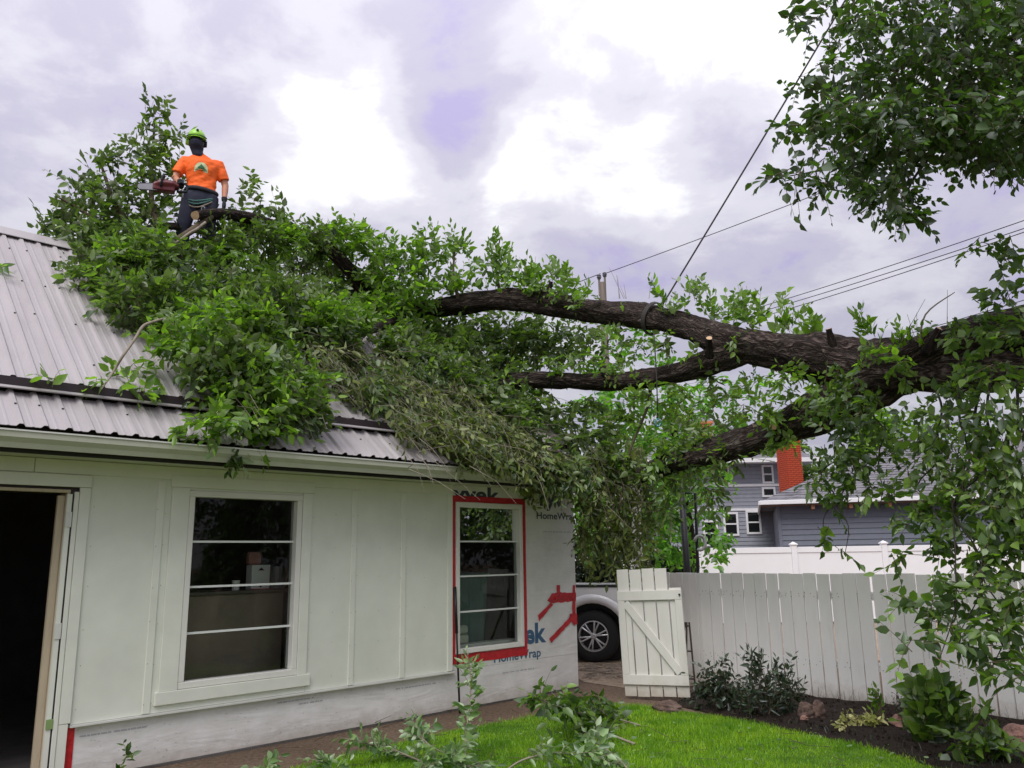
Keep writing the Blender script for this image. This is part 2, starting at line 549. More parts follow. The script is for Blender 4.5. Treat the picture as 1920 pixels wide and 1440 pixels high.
# wrap: white sheet with faint wrinkles
def wrap_mat():
    m, t, o = new_mat("house_wrap")
    b = N(t, "ShaderNodeBsdfPrincipled", Roughness=0.5)
    tcn = N(t, "ShaderNodeTexCoord")
    mp = N(t, "ShaderNodeMapping")
    mp.inputs["Rotation"].default_value = (0, R(32), 0)
    mp.inputs["Scale"].default_value = (0.8, 1.0, 3.2)
    L(t, tcn.outputs["Object"], mp.inputs[0])
    n = N(t, "ShaderNodeTexNoise", Scale=2.2, Detail=4.0, Roughness=0.5, Distortion=0.6)
    L(t, mp.outputs[0], n.inputs["Vector"])
    n2 = N(t, "ShaderNodeTexNoise", Scale=3.0, Detail=7.0, Roughness=0.7)
    L(t, tcn.outputs["Object"], n2.inputs["Vector"])
    c = ramp(t, n2.outputs[0], [(0.3, (0.64, 0.63, 0.60)), (0.6, (0.76, 0.75, 0.73)), (0.8, (0.80, 0.79, 0.78))])
    sz = N(t, "ShaderNodeSeparateXYZ")
    L(t, tcn.outputs["Object"], sz.inputs[0])
    n4 = N(t, "ShaderNodeTexNoise", Scale=7.0, Detail=9.0, Roughness=0.75)
    L(t, tcn.outputs["Object"], n4.inputs["Vector"])
    hh = M2(t, "SUBTRACT", M2(t, "MULTIPLY", n4.outputs[0], 0.34), sz.outputs[2])
    c = mixc(t, M2(t, "MULTIPLY", M2(t, "DIVIDE", hh, 0.16, True), 0.5), c, (0.36, 0.29, 0.21))
    L(t, c, b.inputs["Base Color"])
    bp = N(t, "ShaderNodeBump", Strength=0.42, Distance=0.03)
    L(t, n.outputs[0], bp.inputs["Height"])
    L(t, bp.outputs[0], b.inputs["Normal"])
    L(t, b.outputs[0], o.inputs[0])
    return m


MAT["wrap"] = wrap_mat()


def ground_mat(name, a, b_, c_, scale, bump, bscale=60, big=0.6):
    m, t, o = new_mat(name)
    b = N(t, "ShaderNodeBsdfPrincipled", Roughness=0.95)
    b.inputs["Specular IOR Level"].default_value = 0.2
    tcn = N(t, "ShaderNodeTexCoord")
    n = N(t, "ShaderNodeTexNoise", Scale=scale, Detail=9.0, Roughness=0.7)
    L(t, tcn.outputs["Object"], n.inputs["Vector"])
    n2 = N(t, "ShaderNodeTexNoise", Scale=big, Detail=4.0, Roughness=0.6)
    L(t, tcn.outputs["Object"], n2.inputs["Vector"])
    f = M2(t, "ADD", M2(t, "MULTIPLY", n.outputs[0], 0.7), M2(t, "MULTIPLY", n2.outputs[0], 0.3))
    c = ramp(t, f, [(0.36, a), (0.5, b_), (0.64, c_)])
    L(t, c, b.inputs["Base Color"])
    n3 = N(t, "ShaderNodeTexNoise", Scale=bscale, Detail=6.0, Roughness=0.7)
    L(t, tcn.outputs["Object"], n3.inputs["Vector"])
    bp = N(t, "ShaderNodeBump", Strength=bump, Distance=0.03)
    L(t, n3.outputs[0], bp.inputs["Height"])
    L(t, bp.outputs[0], b.inputs["Normal"])
    L(t, b.outputs[0], o.inputs[0])
    return m


MAT["dirt"] = ground_mat("bare_dirt", (0.095, 0.062, 0.042), (0.175, 0.122, 0.086), (0.28, 0.21, 0.15), 26, 0.9)
MAT["turf"] = ground_mat("turf_base", (0.035, 0.07, 0.010), (0.065, 0.14, 0.014), (0.10, 0.20, 0.02), 9, 0.6)
MAT["soil"] = ground_mat("dark_soil", (0.012, 0.009, 0.007), (0.026, 0.018, 0.014), (0.05, 0.036, 0.027), 22, 1.0, 45)
MAT["gravel"] = ground_mat("alley_gravel", (0.20, 0.145, 0.10), (0.36, 0.275, 0.20), (0.50, 0.40, 0.29), 10, 0.8)
def grass_mat():
    m = leaf_mat("grass_blade", (0.135, 0.235, 0.012), (0.285, 0.47, 0.028), (0.20, 0.36, 0.024), 0.42, 0.03)
    t = m.node_tree
    # patchy turf: yellower and thinner areas
    tcn = N(t, "ShaderNodeTexCoord")
    n = N(t, "ShaderNodeTexNoise", Scale=2.3, Detail=5.0, Roughness=0.65)
    L(t, tcn.outputs["Object"], n.inputs["Vector"])
    tint = ramp(t, n.outputs[0], [(0.32, (0.45, 0.62, 0.6)), (0.5, (1.0, 1.0, 1.0)), (0.68, (1.35, 1.12, 1.2))])
    for nd in list(t.nodes):
        if nd.bl_idname in ("ShaderNodeBsdfDiffuse", "ShaderNodeBsdfTranslucent"):
            src = nd.inputs[0].links[0].from_socket
            L(t, mixc(t, 1.0, src, tint, "MULTIPLY"), nd.inputs[0])
    return m


MAT["grass"] = grass_mat()
_unused = (lambda *a_: None)("grass_blade", (0.10, 0.20, 0.013), (0.22, 0.40, 0.026), (0.15, 0.30, 0.024), 0.42, 0.04)

# ------------------------------------------------------------------ ground
g = MB()
NG = 40
gx = [-150 + 300 * (0.5 + 0.5 * math.copysign(abs(2 * i / NG - 1) ** 2.2, 2 * i / NG - 1)) for i in range(NG + 1)]
for j in gx:
    pass
vsg = [(x, y + 12, 0.0) for y in gx for x in gx]
fsg = [(j * (NG + 1) + i, j * (NG + 1) + i + 1, (j + 1) * (NG + 1) + i + 1, (j + 1) * (NG + 1) + i) for j in range(NG) for i in range(NG)]
g.add(vsg, fsg)
structure(g.build("ground", MAT["dirt"]))


def sheet(name, poly, z, mat):
    m = MB()
    m.add([(p[0], p[1], z) for p in poly], [tuple(range(len(poly)))])
    o = m.build(name, mat)
    if o.data.polygons[0].normal.z < 0:
        o.data.flip_normals()
    return structure(o)


LAWN = [(-6.0, 1.0), (-4.6, 4.2), (-3.3, 5.55), (-1.76, 7.05), (-1.28, 7.72), (-0.6, 8.45), (0.17, 9.10), (0.75, 9.62), (1.35, 9.62), (1.9, 9.15),
        (2.3, 8.62), (2.62, 8.12), (2.85, 7.75), (3.05, 7.35), (3.2, 6.8), (3.6, 5.0), (4.2, 3.0), (4.5, 1.0)]
sheet("lawn", LAWN, 0.006, MAT["turf"])
ALLEY = [tuple(gl(0.35, 0.6, 0).xy), tuple(gl(0.7, -0.9, 0).xy), (30, 10.8 + 4), (30, 30), (-30, 30), tuple(gl(-3, 6.5, 0).xy), tuple(gl(0.35, 6.5, 0).xy)]
sheet("alley", [(0.9, 11.4), (1.6, 10.6), (2.7, 11.2), (9, 15.5), (30, 19.4), (30, 19.6), (-14, 19.6), (-5.0, 15.6), (0.2, 15.4)], 0.005, MAT["gravel"])

# soil bed: a low uneven mound between lawn and fence
bed = MB()
bx, by = 34, 14
pa = [Vector((1.75, 9.62, 0)), Vector((2.25, 8.70, 0)), Vector((2.60, 8.15, 0)), Vector((2.85, 7.75, 0)), Vector((3.05, 7.35, 0)), Vector((3.2, 6.8, 0)), Vector((3.6, 5.0, 0))]
pb = [gl(0.99, -1.15, 0), gl(0.99, -2.1, 0), gl(0.99, -2.9, 0), gl(0.99, -3.6, 0), gl(0.99, -4.3, 0), gl(0.99, -5.2, 0), gl(0.99, -7.4, 0)]


def poly_at(pl, t):
    t = t * (len(pl) - 1)
    i = min(int(t), len(pl) - 2)
    return pl[i].lerp(pl[i + 1], t - i)


bv = []
rs = random.Random(3)
for i in range(bx + 1):
    for j in range(by + 1):
        u, v = i / bx, j / by
        p = poly_at(pa, u).lerp(poly_at(pb, u), v)
        edge = min(1, 4 * v) * min(1, 6 * u + .1)
        p = p + Vector((rs.uniform(-.02, .02), rs.uniform(-.02, .02), 0.009 + edge * (0.035 + rs.uniform(0, 0.035))))
        bv.append(p)
bed.add(bv, [(i * (by + 1) + j, (i + 1) * (by + 1) + j, (i + 1) * (by + 1) + j + 1, i * (by + 1) + j + 1) for i in range(bx) for j in range(by)])
structure(bed.build("soil_bed", MAT["soil"], smooth=True))


def in_poly(x, y, poly):
    x = np.asarray(x)
    y = np.asarray(y)
    ins = np.zeros(x.shape, bool)
    j = len(poly) - 1
    for i in range(len(poly)):
        xi, yi = poly[i]
        xj, yj = poly[j]
        cr = ((yi > y) != (yj > y)) & (x < (xj - xi) * (y - yi) / (yj - yi + 1e-12) + xi)
        ins ^= cr
        j = i
    return ins


def mesh_np(name, V, F, mat, smooth=False):
    """triangles from numpy arrays"""
    me = bpy.data.meshes.new(name)
    V = np.ascontiguousarray(V, dtype=np.float32)
    F = np.ascontiguousarray(F, dtype=np.int32)
    me.vertices.add(len(V))
    me.vertices.foreach_set("co", V.ravel())
    me.loops.add(F.size)
    me.loops.foreach_set("vertex_index", F.ravel())
    me.polygons.add(len(F))
    me.polygons.foreach_set("loop_start", np.arange(0, F.size, F.shape[1], dtype=np.int32))
    if smooth:
        me.polygons.foreach_set("use_smooth", np.ones(len(F), bool))
    me.materials.append(mat)
    me.update()
    me.validate()
    return me


# grass
def grass(n, poly, x0, x1, y0, y1, hmin, hmax, wid):
    x = rng.uniform(x0, x1, n)
    y = rng.uniform(y0, y1, n)
    k = in_poly(x + rng.normal(0, .035, n) + .05 * np.sin(y * 9) * np.sin(x * 7 + 1), y + rng.normal(0, .035, n), poly)
    x, y = x[k], y[k]
    n = len(x)
    pat = 0.75 + 0.35 * np.sin(x * 2.1 + 1.3 * np.sin(y * 1.7)) * np.cos(y * 2.6 + np.sin(x * 1.1))
    h = rng.uniform(hmin, hmax, n) * pat
    a = rng.uniform(0, 2 * np.pi, n)
    lean = rng.uniform(0.1, 0.75, n) * h
    la = rng.uniform(0, 2 * np.pi, n)
    w = wid * rng.uniform(0.6, 1.3, n)
    base = np.stack([x, y, np.full(n, 0.005)], 1)
    side = np.stack([np.cos(a), np.sin(a), np.zeros(n)], 1) * w[:, None]
    le = np.stack([np.cos(la), np.sin(la), np.zeros(n)], 1) * lean[:, None]
    mid = base + le * 0.35 + np.array([0, 0, 1.0]) * (h * 0.6)[:, None]
    tip = base + le + np.array([0, 0, 1.0]) * (h * 0.95)[:, None]
    V = np.stack([base - side, base + side, mid + side * .7, mid - side * .7, tip], 1).reshape(-1, 3)
    o = (np.arange(n) * 5)[:, None]
    F = np.concatenate([o + np.array([[0, 1, 2]]), o + np.array([[0, 2, 3]]), o + np.array([[3, 2, 4]])], 0)
    return V, F


V, F = grass(230000, LAWN, -4.2, 4.0, 4.6, 9.8, 0.022, 0.062, 0.0024)
o = place("grass", mesh_np("grass", V, F, MAT["grass"]))
tag(o, "short bright green lawn grass in front of the white fence", "grass", kind="stuff")

# ------------------------------------------------------------------ garage
ga = thing("garage", "white garage in progress with pale siding, house wrap and ribbed metal roof", "garage", GC, WALL_A)
XL, XR, DEPTH = -8.6, 0.0, 4.9
WT = 0.14
# wall openings: (x0, x1, z0, z1)
W1 = (-5.10, -4.085, 0.643, 2.20)
W2 = (-1.996, -1.03, 0.645, 2.208)
DR = (-7.15, -6.12, 0.03, 2.19)
FR = 0.055


def wall_with_holes(x0, x1, z0, z1, y0, y1, holes, mb):
    xs = sorted({x0, x1, *[h[0] for h in holes], *[h[1] for h in holes]})
    zs = sorted({z0, z1, *[h[2] for h in holes], *[h[3] for h in holes]})
    for i in range(len(xs) - 1):
        for j in range(len(zs) - 1):
            cx, cz = (xs[i] + xs[i + 1]) / 2, (zs[j] + zs[j + 1]) / 2
            if any(h[0] < cx < h[1] and h[2] < cz < h[3] for h in holes):
                continue
            mb.span(xs[i], xs[i + 1], y0, y1, zs[j], zs[j + 1])


holes = [(W1[0] - FR, W1[1] + FR, W1[2] - FR, W1[3] + FR), (W2[0] - FR, W2[1] + FR, W2[2] - FR, W2[3] + FR), DR]
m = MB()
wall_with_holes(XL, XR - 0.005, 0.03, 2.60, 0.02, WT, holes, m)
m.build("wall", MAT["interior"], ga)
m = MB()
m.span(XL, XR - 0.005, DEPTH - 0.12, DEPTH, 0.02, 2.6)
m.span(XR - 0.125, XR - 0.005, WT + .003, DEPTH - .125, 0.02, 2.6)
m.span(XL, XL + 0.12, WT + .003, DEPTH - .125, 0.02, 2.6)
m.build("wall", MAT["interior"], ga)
# gable ends
for x in (XR - 0.06, XL + 0.06):
    m = MB()
    pr_ = [(x, -0.02, 2.61), (x, 2.45, 5.03), (x, 4.92, 2.61)]
    m.add([(x - .05, p[1], p[2]) for p in pr_] + [(x + .05, p[1], p[2]) for p in pr_], [(0, 1, 2), (3, 5, 4), (0, 3, 4, 1), (1, 4, 5, 2), (2, 5, 3, 0)])
    m.build("gable_wall", MAT["wrap"], ga)
m = MB()
m.span(XL, XR, 0.0, DEPTH, 0.0, 0.025)
m.build("floor_slab", surf("garage_slab", (0.16, 0.15, 0.14), 0.9, 0.2), ga)

# house wrap skin on the front wall: below the siding and around the right hand window
wr = MB()
wall_with_holes(-5.985, 0.0, 0.0, 0.425, 0.0, 0.018, [], wr)
lower = wr.build("house_wrap", MAT["wrap"], ga)
wr = MB()
wall_with_holes(-2.16, 0.0, 0.428, 2.60, 0.0, 0.018, [holes[1]], wr)
upper = wr.build("house_wrap", MAT["wrap"], ga)
m = MB()
m.span(0.0, 0.016, 0.02, DEPTH, 0.0, 2.6)
m.build("house_wrap", MAT["wrap"], ga)

# siding panels with battens
SY = -0.016
edges_ = [-8.6, -7.32, -5.965, -5.40, -5.33, -3.93, -3.43, -2.80, -2.115]
sid = [(-8.6, -7.30), (-5.965, -5.40), (-5.40, -3.93), (-3.93, -3.43), (-3.43, -2.80), (-2.80, -2.115)]
for i, (a, b) in enumerate(sid):
    m = MB()
    z0 = 0.425 if a > -7 else 0.1
    wall_with_holes(a + 0.001, b - 0.001, z0, 2.455, SY, -0.001, [holes[0]] if i == 2 else [], m)
    m.build("siding_panel", MAT["siding"], ga)
m = MB()
m.span(-7.298, -5.967, SY, -0.001, 2.26, 2.455)
m.build("siding_panel", MAT["siding"], ga)
for x in (-5.40, -3.43, -2.80):
    m = MB()
    m.span(x - .032, x + .032, SY - 0.013, SY - 0.0005, 0.43, 2.32)
    m.build("batten", MAT["trim"], ga, bevel=.004)
m = MB()
m.span(-2.185, -2.112, SY - 0.015, SY - 0.0005, 0.43, 2.44)
m.build("batten", MAT["trim"], ga, bevel=.004)
# frieze board under the soffit, in three lengths
for a, b in ((-8.6, -6.4), (-6.395, -4.62), (-4.615, -2.115)):
    m = MB()
    m.span(a, b, SY - 0.018, SY - 0.0005, 2.34, 2.452)
    m.build("frieze_board", MAT["trim"], ga, bevel=.003)
# nail heads on panels and battens
m = MB()
rs = random.Random(14)
for x in (-5.93, -5.42, -5.36, -3.9, -3.45, -3.39, -2.84, -2.76, -2.2, -3.65, -3.1, -2.5):
    z = .52
    while z < 2.35:
        m.box((x + rs.uniform(-.006, .006), SY - (.0145 if min(abs(x - q) for q in (-5.40, -3.43, -2.80)) < .06 else .0015), z + rs.uniform(-.03, .03)), (.003, .0008, .003))
        z += .31
nl = m.build("nails", surf("nail_head", (.34, .33, .28), .6, .2), ga)
nl["kind"] = "stuff"
# staples and scuffs on the wrap
m = MB()
for i in range(170):
    x = rs.uniform(-5.9, -.03)
    z = rs.uniform(.04, .38) if (x < -2.2 or rs.random() < .3) else rs.uniform(.4, 2.4)
    if -2.12 < x < -.9 and z > .5:
        continue
    m.box((x, -.0012, z), (.006, .0006, .0012), Matrix.Rotation(rs.uniform(-.6, .6), 3, "Y"))
nl = m.build("staples", surf("staple_grey", (.30, .29, .28), .5, .2), ga)
nl["kind"] = "stuff"
# metal ledge below the siding
m = MB()
m.span(-5.97, -2.09, SY - 0.032, -0.0015, 0.408, 0.422)
m.build("ledge_flashing", MAT["gutter_lip"], ga)


def window(win, trim):
    x0, x1, z0, z1 = win
    f = MB()
    d0, d1 = -0.030 if trim else -0.022, 0.09
    f.span(x0 - FR, x1 + FR, d0, d1, z1, z1 + FR - .002)
    f.span(x0 - FR, x1 + FR, d0, d1, z0 - FR + .002, z0)
    f.span(x0 - FR + .002, x0, d0, d1, z0 + .0005, z1 - .0005)
    f.span(x1, x1 + FR - .002, d0, d1, z0 + .0005, z1 - .0005)
    w = f.build("window", MAT["vinyl_frame"], ga, bevel=.004)
    h = (z1 - z0) / 4
    for k in range(4):
        p = MB()
        p.add([(x0 - .004, 0.045, z0 + k * h - .004), (x1 + .004, 0.045, z0 + k * h - .004), (x1 + .004, 0.045, z0 + (k + 1) * h + .004 - .0085 * (k < 3)), (x0 - .004, 0.045, z0 + (k + 1) * h + .004 - .0085 * (k < 3))], [(0, 1, 2, 3)])
        p.build("pane", MAT["glass"], w)
    for k in (1, 2, 3):
        p = MB()
        p.span(x0 + .0005, x1 - .0005, 0.028, 0.052, z0 + k * h - .009, z0 + k * h + .009)
        p.build("muntin", MAT["muntin"], w)
    return w


w1 = window(W1, True)
w2 = window(W2, False)
w1["label"] = "four-pane window with wide pale trim boards"
w2["label"] = "four-pane window framed in red tape"
# flat trim boards round the first window
tr0, tr1 = SY - 0.020, SY - 0.0005
fx0, fx1, fz0, fz1 = W1[0] - FR, W1[1] + FR, W1[2] - FR, W1[3] + FR
for (a, b, c, d) in ((fx0 - .155, fx0 - .001, fz0 - .001, fz1 + .02), (fx1 + .001, fx1 + .10, fz0 - .001, fz1 + .02)):
    m = MB()
    m.span(a, b, tr0, tr1, c, d)
    m.build("trim_board", MAT["trim"], ga, bevel=.003)
m = MB()
m.span(fx0 - .17, fx1 + .12, tr0 - .006, tr1, fz1 + .0215, fz1 + .125)
m.build("trim_board", MAT["trim"], ga, bevel=.003)
m = MB()
m.span(fx0 - .185, fx1 + .135, tr0 - .010, tr1, fz0 - .105, fz0 - .002)
m.build("trim_board", MAT["trim"], ga, bevel=.003)

# door opening: jamb, casing, stop, hinges, tapes
d = MB()
d.span(DR[1] - 0.022, DR[1], -0.03, 0.15, 0.03, 2.19)
d.span(DR[0], DR[0] + .022, -0.03, 0.15, 0.03, 2.19)
d.span(DR[0], DR[1], -0.03, 0.15, 2.19, 2.215)
door = d.build("door_frame", MAT["raw_wood"], ga, bevel=.003)
m = MB()
m.span(DR[1] - .0225, DR[1] - .016 + .03, -0.034, -0.005, 0.04, 2.18)
m.build("jamb_edge", MAT["trim"], door)
m = MB()
m.span(DR[1] + .028, DR[1] + .062, -0.040, -0.017, 0.03, 2.20)
m.build("casing", MAT["trim"], door, bevel=.003)
m = MB()
m.span(DR[1] + .066, DR[1] + .15, -0.036, -0.0165, 0.44, 2.235)
m.build("casing", MAT["trim"], door, bevel=.003)
m = MB()
m.span(DR[0] - .15, DR[1] + .15, -0.042, -0.0165, 2.237, 2.335)
m.build("casing", MAT["trim"], door, bevel=.003)
m = MB()
m.span(DR[1] + .0145, DR[1] + .0275, -0.031, -0.012, 0.05, 2.18)
m.build("shadow_gap", MAT["dark_paint"], door)
m = MB()
m.span(DR[1] - .075, DR[1] - .0235, 0.02, 0.055, 0.04, 2.17)
m.build("door_stop", MAT["raw_wood"], door, bevel=.002)
for z in (1.98, 1.13):
    m = MB()
    m.span(DR[1] - .024, DR[1] + .022, -0.0415, -0.0345, z - .06, z + .06)
    m.build("hinge", MAT["gutter_lip"], door, bevel=.002)
m = MB()
m.span(DR[1] - .024, DR[1] + .024, -0.043, -0.036, 0.42, 0.49)
m.build("tape_strip", MAT["green_tape"], door)
m = MB()
m.span(-5.985, -5.925, -0.006, -0.0005, 0.02, 0.405)
m.build("tape_strip", MAT["tape"], ga)
m = MB()
m.span(-6.055, -5.987, -0.034, 0.018, 0.03, 0.438)
m.build("corner_board", MAT["trim"], door)

# red tape round the second window and over the patch by the corner
a0, a1, c0, c1 = W2[0] - FR, W2[1] + FR, W2[2] - FR, W2[3] + FR


def tape_poly(pts, y):
    m = MB()
    n = len(pts)
    m.add([(p[0], y, p[1]) for p in pts] + [(p[0], y + .002, p[1]) for p in pts], [tuple(range(n)), tuple(range(2 * n - 1, n - 1, -1))] + [(i, (i + 1) % n, (i + 1) % n + n, i + n) for i in range(n)])
    return m.build("tape_strip", MAT["tape"], ga)


def rag(pts, step=.05, amt=.006, seed=0):
    """slightly torn outline"""
    r_ = random.Random(seed)
    out = []
    for i in range(len(pts)):
        a, b = Vector(pts[i]), Vector(pts[(i + 1) % len(pts)])
        k = max(1, int((b - a).length / step))
        for j in range(k):
            q = a.lerp(b, j / k)
            out.append((q.x + r_.uniform(-amt, amt), q.y + r_.uniform(-amt, amt)))
    return out


tape_poly(rag([(a0 - .055, c1 + .002), (a1 + .06, c1 + .002), (a1 + .06, c1 + .072), (a0 - .055, c1 + .072)], .12, .004, 1), -0.005)
tape_poly(rag([(a0 - .055, c0 - .105), (a1 + .06, c0 - .105), (a1 + .06, c0 - .002), (a0 - .055, c0 - .002)], .12, .005, 2), -0.0048)
tape_poly(rag([(a0 - .055, c0 - .1), (a0 - .006, c0 - .1), (a0 - .006, c1 + .07), (a0 - .055, c1 + .07)], .2, .003, 3), -0.0078)
tape_poly(rag([(a1 + .012, c0 - .1), (a1 + .06, c0 - .1), (a1 + .06, c1 + .07), (a1 + .012, c1 + .07)], .2, .003, 4), -0.0076)


def tp(*pp):
    return [wall_xz(*p) for p in pp]


k = 0
for pts in (((1026, 1126), (1034, 1113), (1045, 1110), (1079, 1112), (1080, 1127), (1056, 1129), (1033, 1131)),
            ((1043.5, 1097), (1049, 1097), (1050, 1113), (1044, 1114)),
            ((1073.5, 1098), (1077.5, 1096), (1079.5, 1160), (1072, 1160)),
            ((1008, 1154), (1031, 1130), (1036, 1134), (1010, 1165)),
            ((1029, 1198), (1068, 1156), (1073, 1162), (1033, 1205)),
            ((1066, 1150), (1079.5, 1150), (1081, 1169), (1075, 1172), (1070, 1165), (1066, 1163)),
            ((1040, 1119), (1078, 1116), (1078.5, 1121), (1040, 1124))):
    tape_poly(rag(tp(*pts), .04, .006, 10 + k), -0.004 - 0.0024 * k)
    k += 1


# printed lettering on the wrap
def lettering(txt, x0, z0, width, height, mat, parent, bold=0.012, shear=0.0):
    cu = bpy.data.curves.new("lettering", "FONT")
    cu.body = txt
    cu.size = 1.0
    cu.offset = bold
    cu.shear = shear
    cu.resolution_u = 3
    ob = bpy.data.objects.new("lettering", cu)
    COL.objects.link(ob)
    dg = bpy.context.evaluated_depsgraph_get()
    me = bpy.data.meshes.new_from_object(ob.evaluated_get(dg))
    COL.objects.unlink(ob)
    bpy.data.objects.remove(ob)
    n = len(me.vertices)
    co = np.empty(n * 3, np.float32)
    me.vertices.foreach_get("co", co)
    co = co.reshape(-1, 3)
    mn, mx = co[:, 0].min(), co[:, 0].max()
    sx = width / (mx - mn)
    sz = height
    new = np.stack([x0 + (co[:, 0] - mn) * sx, np.full(n, -0.0025), z0 + co[:, 1] * sz], 1).astype(np.float32)
    me.vertices.foreach_set("co", new.ravel())
    me.materials.clear()
    me.materials.append(mat)
    me.update()
    return place("lettering", me, parent)


def text_fit(txt, pl, pr, cap_px_top, cap_px_bot, mat, parent, cap=0.70, **kw):
    """pl / pr: left and right ends of the baseline in the photograph's pixels"""
    xa, za = wall_xz(*pl)
    xb, zb = wall_xz(*pr)
    h = (wall_xz(*cap_px_top)[1] - wall_xz(*cap_px_bot)[1]) / cap
    return lettering(txt, xa, (za + zb) / 2, xb - xa, h, mat, parent, **kw)


text_fit("yvek", (849, 938), (937, 941), (900, 912), (900, 939), MAT["print_shaded"], upper, cap=.72, bold=.03)
text_fit("Tyv", (1004, 947), (1056, 949), (1010, 919), (1010, 947), MAT["print_shaded"], upper, cap=.72, bold=.03)
text_fit("HomeWra", (1006, 973), (1073, 974), (1010, 960), (1010, 973), MAT["print_shaded"], upper, cap=.72, bold=.02)
text_fit("ek", (984, 1207), (1024, 1202), (1005, 1167), (1005, 1205), MAT["print_blue"], upper, cap=.74, bold=.035)
text_fit("HomeWrap", (926, 1241), (1014, 1232), (965, 1219), (965, 1236), MAT["print_blue"], upper, cap=.72, bold=.02)
for parent, p0, p1, n in ((upper, (1018, 997), (1070, 999), 9), (upper, (942, 1262), (1000, 1254), 12), (lower, (150, 1381), (272, 1367), 18), (lower, (520, 1318), (585, 1312), 12), (lower, (742, 1292), (815, 1281), 12), (lower, (560, 1320), (600, 1313), 6)):
    xa, za = wall_xz(*p0)
    xb, zb = wall_xz(*p1)
    m = MB()
    rr = random.Random(int(p0[0]))
    x = xa
    while x < xb:
        w = rr.uniform(.015, .05)
        m.add([(x, -.002, za - .006), (x + w, -.002, za - .006), (x + w, -.002, za + .006), (x, -.002, za + .006)], [(0, 1, 2, 3)])
        x += w + rr.choice((.006, .006, .02))
    fp = m.build("fine_print", MAT["print_grey"], parent)
    fp["kind"] = "stuff"

# soffit, fascia, gutter
m = MB()
m.span(XL - .2, 0.22, -0.40, 0.02, 2.455, 2.475)
m.build("soffit", MAT["soffit"], ga)
m = MB()
m.span(XL - .2, 0.22, -0.425, -0.402, 2.44, 2.60)
m.build("fascia", MAT["flashing"], ga)
gt = MB()
prof = [(-0.43, 2.585), (-0.43, 2.468), (-0.50, 2.462), (-0.515, 2.50), (-0.545, 2.535), (-0.548, 2.578), (-0.536, 2.578), (-0.536, 2.54), (-0.505, 2.505), (-0.492, 2.472), (-0.437, 2.476), (-0.437, 2.585)]
x0, x1 = XL - .2, 0.20
nP = len(prof)
gt.add([(x0, y, z) for y, z in prof] + [(x1, y, z) for y, z in prof], [(i, (i + 1) % nP, (i + 1) % nP + nP, i + nP) for i in range(nP)] + [tuple(range(nP)), tuple(range(2 * nP - 1, nP - 1, -1))])
gu = gt.build("gutter", MAT["gutter"], ga)
m = MB()
m.span(x0, x1, -0.556, -0.5365, 2.5785, 2.590)
m.build("gutter_lip", MAT["gutter_lip"], gu)
m = MB()
m.span(x0, x1, -0.43, -0.41, 2.40 + .036, 2.455)
m.build("drip_edge", MAT["dark_paint"], gu)

# roof: ribbed metal sheets, lower apron, dark flashing, upper slope, ridge cap
RIB = 0.163


def rib_sheet(x0, nrib, p_lo, p_hi, name="roof_sheet"):
    (y0, z0), (y1, z1) = p_lo, p_hi
    ln = math.hypot(y1 - y0, z1 - z0)
    ny, nz = -(z1 - z0) / ln, (y1 - y0) / ln
    prof = []
    for k_ in range(nrib):
        b = x0 + k_ * RIB
        prof += [(b, 0), (b + .018, .022), (b + .044, .022), (b + .062, 0), (b + .100, 0), (b + .106, .003), (b + .118, .003), (b + .124, 0)]
    prof.append((x0 + nrib * RIB - .0008, 0))
    m = MB()
    a = [(x, y0 + ny * h, z0 + nz * h) for x, h in prof] + [(x, y1 + ny * h, z1 + nz * h) for x, h in prof]
    b = [(x, y0 + ny * (h - .004), z0 + nz * (h - .004)) for x, h in prof] + [(x, y1 + ny * (h - .004), z1 + nz * (h - .004)) for x, h in prof]
    n_ = len(prof)
    fs = [(i, i + 1, i + 1 + n_, i + n_) for i in range(n_ - 1)]
    o2 = 2 * n_
    fs += [(o2 + i + 1, o2 + i, o2 + i + n_, o2 + i + 1 + n_) for i in range(n_ - 1)]
    fs += [(i + 1, i, o2 + i, o2 + i + 1) for i in range(n_ - 1)]
    fs += [(n_ + i, n_ + i + 1, o2 + n_ + i + 1, o2 + n_ + i) for i in range(n_ - 1)]
    m.add(a + b, fs)
    return m.build(name, MAT["metal_roof"], ga)


EAVE, KINK = (-0.475, 2.625), (-0.055, 2.945)
UP0, RIDGE = (-0.10, 3.05), (2.45, 5.115)
xs0 = -8.78
NSH = 9
for s_ in range(NSH):
    rib_sheet(xs0 + s_ * 6 * RIB, 6, EAVE, KINK)
    rib_sheet(xs0 + s_ * 6 * RIB, 6, UP0, RIDGE)
XE = xs0 + NSH * 6 * RIB
m = MB()
m.add([(xs0, 2.46, 5.11), (XE, 2.46, 5.11), (XE, 5.35, 2.6), (xs0, 5.35, 2.6), (xs0, 2.46, 5.08), (XE, 2.46, 5.08), (XE, 5.35, 2.57), (xs0, 5.35, 2.57)],
      [(0, 1, 2, 3), (4, 7, 6, 5), (0, 4, 5, 1), (1, 5, 6, 2), (2, 6, 7, 3), (3, 7, 4, 0)])
m.build("rear_roof", MAT["metal_roof"], ga)
